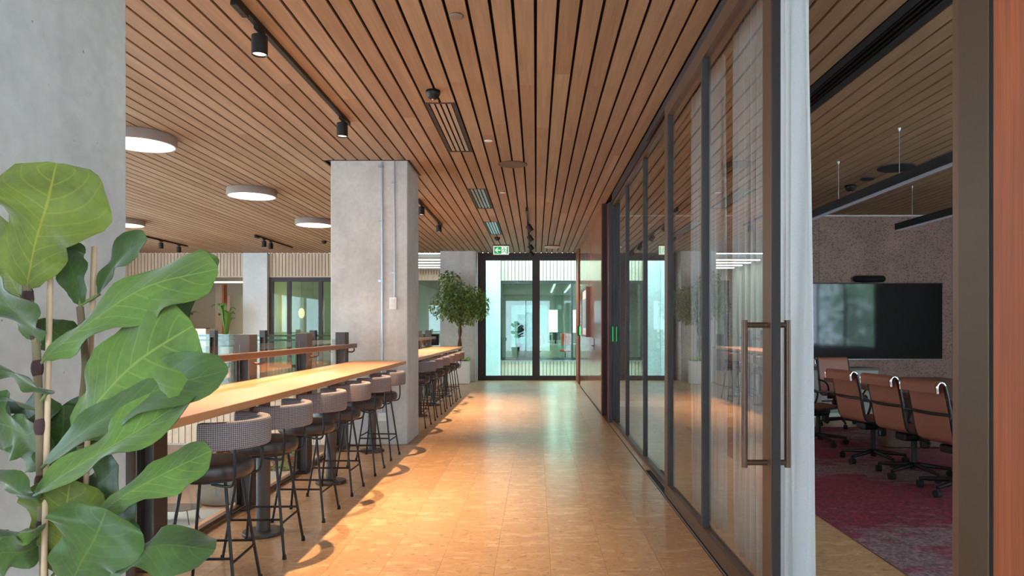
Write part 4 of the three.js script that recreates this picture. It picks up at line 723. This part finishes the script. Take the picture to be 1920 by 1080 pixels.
{
  const D = 1.5, t = thing('fiddle_leaf_fig', 'tall fiddle-leaf fig with big green leaves in front of the concrete column', 'plant', [-1.07, 0, -D]);
  const O = V3(-1.07, 0, -D), L = (px, py, d = D) => P(px, py, d).sub(O);
  part('pot', lathe([[0.001, 0.002], [0.17, 0.002], [0.175, 0.01], [0.215, 0.40], [0.215, 0.42], [0.195, 0.42], [0.19, 0.37], [0.001, 0.37]], 40), mat({ color: 0xbdb7ae, roughness: 0.8 }), t);
  part('soil', cyl(0.188, 0.188, 0.01, 0, 0.372, 0, 30), M.soil, t);
  const st1 = [V3(0.0, 0.37, 0), L(82, 1080), L(78, 960), L(75, 860), L(74, 780), L(70, 690), L(66, 630), L(56, 570), L(50, 535)], st2 = [V3(0.06, 0.37, 0.03), L(158, 1080, 1.56), L(153, 930, 1.56), L(152, 860, 1.56), L(150, 790, 1.56), L(160, 690, 1.56), L(150, 575, 1.56)];
  part('stem', tube(st1, 0.0085, 60, 10), M.bark, t); part('stem', tube(st2, 0.0075, 50, 10), M.bark, t);
  for (const [x, y, d] of [[52, 560, D], [66, 622, D], [70, 690, D], [75, 800, D], [76, 905, D], [78, 990, D], [150, 820, 1.56], [152, 905, 1.56]]) { const g = new THREE.SphereGeometry(0.015, 10, 8); g.scale(0.8, 1.6, 0.8); const q = L(x, y, d); g.translate(q.x, q.y, q.z); part('bud_sheath', g, mat({ color: 0x3d2320, roughness: 0.9 }), t); }
  const stake = (a, b) => part('bamboo_stake', rod(a, b, 0.0062, 10), M.bamboo, t);
  stake(V3(0.03, 0.36, 0.05), L(95, 470, 1.53)); stake(V3(0.07, 0.36, 0.0), L(177, 463, 1.6));
  // [material, points along the midrib, blade width in px, roll of the blade about the view axis (0 = facing), fold, wave]
  const leaves = [
    ['backlit', [[50, 540, 1.5], [68, 450, 1.48], [88, 385, 1.46], [106, 306, 1.47]], 228, 0.0, 0.10, 0.10],
    ['under', [[80, 672, 1.5], [170, 604, 1.46], [275, 538, 1.43], [408, 504, 1.42]], 128, 0.5, -0.22, 0.14],
    ['upper', [[152, 572, 1.56], [140, 520, 1.56], [126, 480, 1.55], [112, 452, 1.53]], 92, 0.1, 0.2, 0.1],
    ['upper', [[184, 556, 1.58], [204, 515, 1.57], [235, 476, 1.55], [276, 449, 1.52]], 64, 0.5, 0.3, 0.1],
    ['under', [[165, 705, 1.55], [235, 645, 1.53], [315, 565, 1.52], [410, 486, 1.52]], 135, 0.5, 0.15, 0.12],
    ['under', [[138, 815, 1.48], [185, 752, 1.44], [255, 680, 1.41], [362, 610, 1.40]], 225, 0.25, -0.12, 0.11],
    ['upper', [[84, 868, 1.46], [180, 795, 1.42], [300, 730, 1.39], [428, 694, 1.38]], 105, 0.5, 0.22, 0.12],
    ['under', [[62, 928, 1.44], [160, 866, 1.40], [262, 806, 1.38], [378, 730, 1.38]], 100, 0.6, 0.35, 0.16],
    ['under', [[182, 965, 1.44], [240, 925, 1.42], [320, 882, 1.41], [396, 845, 1.41]], 92, 0.55, -0.2, 0.08],
    ['backlit', [[108, 1075, 1.52], [115, 1020, 1.5], [122, 970, 1.5], [132, 900, 1.5]], 159, 0.0, 0.12, 0.12],
    ['upper', [[128, 1110, 1.40], [152, 1055, 1.38], [178, 1010, 1.37], [200, 955, 1.37]], 183, 0.0, 0.12, 0.08],
    ['upper', [[165, 1075, 1.42], [235, 1040, 1.38], [310, 1022, 1.36], [402, 1032, 1.36]], 110, 0.95, -0.3, 0.14],
    ['upper', [[72, 640, 1.5], [45, 600, 1.46], [15, 570, 1.42], [-20, 520, 1.40]], 134, 0.5, 0.1, 0.1],
    ['upper', [[100, 738, 1.48], [60, 722, 1.44], [20, 695, 1.42], [-40, 665, 1.40]], 85, 0.9, 0.2, 0.1],
    ['upper', [[74, 770, 1.52], [40, 755, 1.56], [0, 750, 1.58], [-60, 745, 1.6]], 85, 1.2, 0.2, 0.1],
    ['upper', [[72, 800, 1.54], [50, 815, 1.58], [20, 800, 1.6], [-40, 785, 1.62]], 146, 0.4, 0.1, 0.1],
    ['upper', [[70, 935, 1.46], [40, 925, 1.42], [10, 905, 1.40], [-50, 885, 1.38]], 98, 0.7, -0.2, 0.1],
    ['under', [[84, 988, 1.46], [50, 998, 1.42], [15, 995, 1.40], [-50, 980, 1.38]], 85, 1.0, 0.3, 0.1],
    ['upper', [[74, 1020, 1.5], [45, 1035, 1.46], [15, 1035, 1.44], [-45, 1040, 1.42]], 116, 0.6, 0.15, 0.1],
    ['upper', [[78, 880, 1.56], [70, 840, 1.6], [62, 800, 1.63], [45, 760, 1.66]], 134, 0.1, 0.1, 0.1],
    ['upper', [[150, 870, 1.6], [165, 830, 1.63], [180, 795, 1.65], [195, 745, 1.66]], 134, 0.1, 0.1, 0.1],
    ['upper', [[92, 900, 1.56], [110, 850, 1.6], [118, 810, 1.62], [120, 760, 1.63]], 134, 0.0, 0.1, 0.1],
    ['upper', [[152, 935, 1.56], [175, 915, 1.56], [195, 900, 1.55], [222, 872, 1.54]], 98, 0.4, 0.1, 0.1],
    ['upper', [[178, 1010, 1.56], [205, 990, 1.55], [225, 972, 1.54], [254, 942, 1.53]], 76, 0.5, 0.1, 0.1],
    ['upper', [[200, 1040, 1.52], [220, 1025, 1.51], [238, 1010, 1.5], [262, 990, 1.5]], 73, 0.6, 0.1, 0.1],
    ['upper', [[60, 605, 1.54], [85, 612, 1.57], [105, 625, 1.6], [128, 650, 1.62]], 73, 0.8, 0.1, 0.1],
    ['backlit', [[40, 560, 1.54], [20, 520, 1.56], [0, 480, 1.58], [-30, 420, 1.6]], 134, 0.3, 0.1, 0.1],
    ['upper', [[60, 575, 1.56], [40, 545, 1.6], [50, 510, 1.62], [66, 480, 1.64]], 85, 0.3, 0.1, 0.1],
  ];
  leaves.forEach(([m, pts, w, roll, fold, wave], i) => {
    const sp = pts.map(([x, y, d]) => L(x, y, d)), dir = sp[3].clone().sub(sp[0]).normalize(), eye = V3(0, 0, 1), flat = V3().crossVectors(dir, eye).normalize(), ac = flat.multiplyScalar(Math.cos(roll)).addScaledVector(V3(0, 0, 1), Math.sin(roll));
    const g0 = leafGeo(sp, w * pts[2][2] / FOCAL, ac, fold, wave, i * 1.7), g1 = g0.clone(), nz = g0.attributes.normal.array.reduce((q, v, k) => k % 3 === 2 ? q + v : q, 0) > 0 ? 1 : -1;
    for (const [g, k] of [[g0, 0.0006 * nz], [g1, -0.0006 * nz]]) { const q = g.attributes.position, n = g.attributes.normal; for (let j = 0; j < q.count; j++) q.setXYZ(j, q.getX(j) + n.getX(j) * k, q.getY(j) + n.getY(j) * k, q.getZ(j) + n.getZ(j) * k); }
    // some blades turn their underside towards the corridor, others their upper side
    const lf = part('leaf', m === 'under' ? g1 : g0, m === 'backlit' ? leafMats.backlit : leafMats.upper, t);
    part('underside', m === 'under' ? g0 : g1, m === 'backlit' ? leafMats.backlit : leafMats.under, lf);
    // petiole back to the stem
    const s = (pts[0][0] > 130 ? st2 : st1).reduce((a, b) => b.distanceTo(sp[0]) < a.distanceTo(sp[0]) ? b : a), near = V3(s.x, sp[0].y - 0.02, s.z); near.x = mix(s.x, sp[0].x, 0.05);
    if (near.distanceTo(sp[0]) > 0.012) part('petiole', rod(near, sp[0].clone().addScaledVector(dir, 0.01), 0.004, 8, 0.003), M.greenStem, lf);
  });
}
function leafCloud(n, place, size, c = 2) {          // many small leaves as one foliage part
  const pos = [], uv = [], idx = [];
  for (let i = 0; i < n; i++) { const p = place(), a = rnd() * 6.283, b = rr(-1.2, 0.5), l = size * rr(0.7, 1.3), w = l * 0.42, d = V3(Math.cos(a) * Math.cos(b), Math.sin(b), Math.sin(a) * Math.cos(b)), s = V3(-Math.sin(a), rr(-0.4, 0.4), Math.cos(a)).normalize(); const m = p.clone().addScaledVector(d, l * 0.45), q = p.clone().addScaledVector(d, l), k = pos.length / 3; for (const v of [p, m.clone().addScaledVector(s, w / 2), q, m.clone().addScaledVector(s, -w / 2)]) pos.push(v.x, v.y, v.z); uv.push(0.5, 0, 1, 0.5, 0.5, 1, 0, 0.5); idx.push(k, k + 1, k + 2, k, k + 2, k + 3); }
  const g = new THREE.BufferGeometry(); g.setAttribute('position', new THREE.Float32BufferAttribute(pos, 3)); g.setAttribute('uv', new THREE.Float32BufferAttribute(uv, 2)); g.setIndex(idx); g.computeVertexNormals(); return g;
}
const foliage = (c) => phy({ color: c, roughness: 0.9, transmission: 0.25, thickness: 0, side: THREE.DoubleSide });
{
  const t = thing('weeping_fig', 'small weeping fig tree in a tall white planter by the end glazing', 'tree', [-1.95, 0, -17.75]);
  part('planter', [rbx(-0.26, 0.24, 0.003, 0.58, -0.22, 0.22, 0.02)], M.plastic, t); part('soil', bx(-0.23, 0.21, 0.581, 0.59, -0.19, 0.19), M.soil, t);
  for (const [a, b] of [[0.0, 0.05], [0.03, -0.04], [-0.03, 0]]) part('trunk', tube([V3(a, 0.58, b), V3(-a, 1.0, -b), V3(a, 1.35, b), V3(-a * 2, 1.75, b * 2), V3(a * 5, 2.3, -b * 4)], 0.022, 30, 8), M.bark, t);
  const blobs = [[0, 2.0, 0, 0.5, 0.45], [-0.25, 2.55, 0, 0.34, 0.36], [0.3, 2.15, 0.1, 0.42, 0.4], [-0.4, 2.0, 0.1, 0.36, 0.36], [0.1, 1.75, 0, 0.4, 0.25], [0.5, 2.0, 0, 0.28, 0.35], [-0.05, 2.3, 0.05, 0.42, 0.3]];
  const place = () => { const b = blobs[Math.floor(rnd() * blobs.length)], a = rnd() * 6.283, e = Math.acos(rr(-1, 1)), r = Math.cbrt(rnd()) * 1.02; return V3(b[0] + b[3] * r * Math.sin(e) * Math.cos(a), b[1] + b[4] * r * Math.cos(e), b[2] + b[3] * 0.85 * r * Math.sin(e) * Math.sin(a)); };
  for (const [c, n] of [[0x749338, 2600], [0x557a2a, 1700], [0xa3ab3c, 800]]) { const f = part('foliage', leafCloud(n, place, 0.095), foliage(c), t); f.userData.kind = 'stuff'; }
  const e = part('underplanting', leafCloud(60, () => V3(rr(0.05, 0.28), 0.6 + rr(0, 0.1), rr(0.05, 0.25)), 0.09), foliage(0x8fc84a), t, 'bright green leaves at the rim'); e.userData.kind = 'stuff';
}
function strapPlant(name, label, x, y, z, n, h, col, group, lean = 0.8) {
  const t = thing(name, label, 'plant', [x, y, z], 0, group);
  const m = foliage(col);
  for (let k = 0; k < n; k++) { const a = k * 2.4, l = h * rr(0.7, 1.1), s = lean * rr(0.5, 1); const d = V3(Math.cos(a), 0, Math.sin(a)); part('leaf', leafGeo([V3(0, 0, 0), d.clone().multiplyScalar(l * 0.25 * s).setY(l * 0.5), d.clone().multiplyScalar(l * 0.6 * s).setY(l * 0.8), d.clone().multiplyScalar(l * s).setY(l * 0.75)], l * 0.16, V3(-d.z, 0, d.x), 0.2, 0.05, k, 8, 4), m, t); }
  return t;
}
strapPlant('planter_fern', 'spiky dark plant at the walled end of the grey planter trough', -11.05, 1.415, -18.2, 14, 0.45, 0x3c5a2e, 'plants in the grey planter trough');
strapPlant('planter_fern', 'low spiky dark plant midway along the grey planter trough', -10.15, 1.415, -18.2, 14, 0.42, 0x3c5a2e, 'plants in the grey planter trough');
strapPlant('planter_fern', 'fullest spiky plant in the grey trough, next to the broad-leaved plant', -9.2, 1.415, -18.2, 18, 0.5, 0x47682f, 'plants in the grey planter trough');
{
  const t = strapPlant('bird_of_paradise', 'tall upright broad-leaved plant in a pale pot beside the pale column', -8.2, 0.92, -18.35, 9, 1.35, 0x6f9a45, null, 0.3);
  part('pot', lathe([[0.001, -0.42], [0.13, -0.42], [0.17, -0.05], [0.17, 0], [0.15, 0], [0.14, -0.06], [0.001, -0.06]], 28), M.plastic, t); part('pot_stand', [0, 1, 2, 3].map((k) => rod(V3(Math.cos(k * 1.571) * 0.16, -0.92, Math.sin(k * 1.571) * 0.16), V3(Math.cos(k * 1.571) * 0.15, -0.2, Math.sin(k * 1.571) * 0.15), 0.012)).concat([cyl(0.16, 0.16, 0.02, 0, -0.44, 0, 24)]), M.black, t);
}
// ---------------------------------------------------------------- lounge on the level below
{
  const rug = thing('rug', 'pale grey rug on the floor of the level below', 'rug', [-7.9, LOW, -16.4]); part('pile', rbx(-1.7, 1.5, 0, 0.015, -1.6, 1.6, 0.005), M.rug, rug);
  const pf = thing('pouf', 'large rounded grey-green pouf on the level below', 'pouf', [-8.45, LOW, -18.9]);
  part('cushion', lathe([[0.001, 0.03], [0.62, 0.03], [0.70, 0.08], [0.74, 0.22], [0.72, 0.38], [0.62, 0.46], [0.001, 0.48]], 48), M.felt, pf); part('base', cyl(0.6, 0.6, 0.03, 0, 0, 0, 30), M.black, pf);
  const p2 = thing('pouf', 'pale blue-grey seat on the level below behind the coffee table', 'pouf', [-10.6, LOW, -18.6]);
  part('cushion', lathe([[0.001, 0.03], [0.42, 0.03], [0.5, 0.1], [0.5, 0.5], [0.44, 0.58], [0.001, 0.6]], 40), mat({ color: 0xaeb8bb, roughness: 1 }), p2); part('base', cyl(0.38, 0.38, 0.03, 0, 0, 0, 24), M.black, p2);
  const ct = thing('coffee_table', 'low grey coffee table with thin legs on the rug below', 'coffee table', [-8.75, LOW + 0.0205, -16.8]);
  const s = new THREE.Shape(); s.moveTo(-0.62, -0.1); s.lineTo(-0.35, -0.36); s.lineTo(0.35, -0.36); s.lineTo(0.62, -0.1); s.lineTo(0.62, 0.1); s.lineTo(0.35, 0.36); s.lineTo(-0.35, 0.36); s.lineTo(-0.62, 0.1); s.closePath();
  const g = new THREE.ExtrudeGeometry(s, { depth: 0.02, bevelEnabled: false }); g.rotateX(Math.PI / 2); g.translate(0, 0.36, 0); part('top', g, mat({ color: 0x6c6864, roughness: 0.6 }), ct);
  for (const [x, z] of [[-0.4, -0.22], [0.4, -0.22], [-0.4, 0.22], [0.4, 0.22]]) part('leg', rod(V3(x * 1.2, 0, z * 1.2), V3(x, 0.34, z), 0.011), M.black, ct);
  const kt = thing('reception_counter', 'brown timber counter far back on the level below', 'counter', [-13.2 + 1.6, LOW, -25]); part('front', bx(0.2, 2.6, 0, 1.0, -0.3, 0.3), M.walnut, kt); part('top', bx(0.1, 2.7, 1.001, 1.05, -0.38, 0.38), M.oak, kt);
  const kp = strapPlant('potted_plant', 'small potted plant on the counter of the level below', -9.7, LOW + 1.22, -25, 9, 0.3, 0x58793a, null, 0.8); part('pot', cyl(0.12, 0.15, 0.165, 0, -0.169, 0, 20), M.black, kp);
  const pl = thing('planter_box', 'planter with green and orange-red leaves on the level below', 'planter', [-7.6, LOW, -20.8]);
  part('box', rbx(-0.9, 0.9, 0, 0.5, -0.4, 0.4, 0.02), M.white, pl); part('soil', bx(-0.85, 0.85, 0.501, 0.51, -0.35, 0.35), M.soil, pl);
  for (const [c, n] of [[0x6f9a4c, 220], [0x9cc27a, 120], [0xe2552c, 110]]) { const f = part('foliage', leafCloud(n, () => V3(rr(-0.85, 0.85), 0.5 + rr(0, 0.7), rr(-0.4, 0.4)), 0.24), foliage(c), pl); f.userData.kind = 'stuff'; }
}
{
  struct('ceiling', [bx(LEFT, VOID0, -1.05, -1.001, VOIDFAR + 0.05, 29.6), bx(VOID0, 1.2, -1.05, -1.001, BACK, 29.6)], M.white, 'white ceiling of the level below', 'ceiling');
  for (const [x, d, l] of [[-10, 17.5, 'added square white panel light below, over the coffee table'], [-8, 21, 'added square white panel light below, beyond the pouf'], [-5.5, 17.5, 'added square white panel light below, over the planter'], [-10, 25, 'added square white panel light below, over the counter']]) {  // panel lights added out of view to brighten the level below
    const t = thing('added_panel_light', l, 'added panel light', [x, -1.05, -d]); part('frame', bx(-0.65, 0.65, -0.03, -0.001, -0.65, 0.65), M.plastic, t); part('diffuser', bx(-0.6, 0.6, -0.034, -0.031, -0.6, 0.6), glow(0xffffff, 2), t); area(t, 1.2, 1.2, V3(0, -0.04, 0), 0xfff6ea, 9, V3(x, -9, -d));
  }
}
{ // greenery outside the meeting room window, mirrored in the television
  const hd = thing('shrub', 'green shrubs outside the meeting room window mirrored in the television', 'shrub', [9.9, 0.0, -4.2]);
  part('trunk', rod(V3(0, -0.4, 0), V3(0, 1.6, 0), 0.08), M.bark, hd);
  const f = part('foliage', leafCloud(1800, () => V3(rr(-0.9, 0.9), rr(0.4, 3.0), rr(-1.5, 1.5)), 0.3), foliage(0x8cc850), hd); f.userData.kind = 'stuff';
  struct('floor', bx(8.4, 16, -0.6, -0.4, -4, 16), mat({ color: 0x7b8a60, roughness: 1 }), 'grass outside the meeting room window', 'ground');
}
scene.traverse((o) => { if (o.isMesh) o.castShadow = o.receiveShadow = true; });
renderer.render(scene, camera);
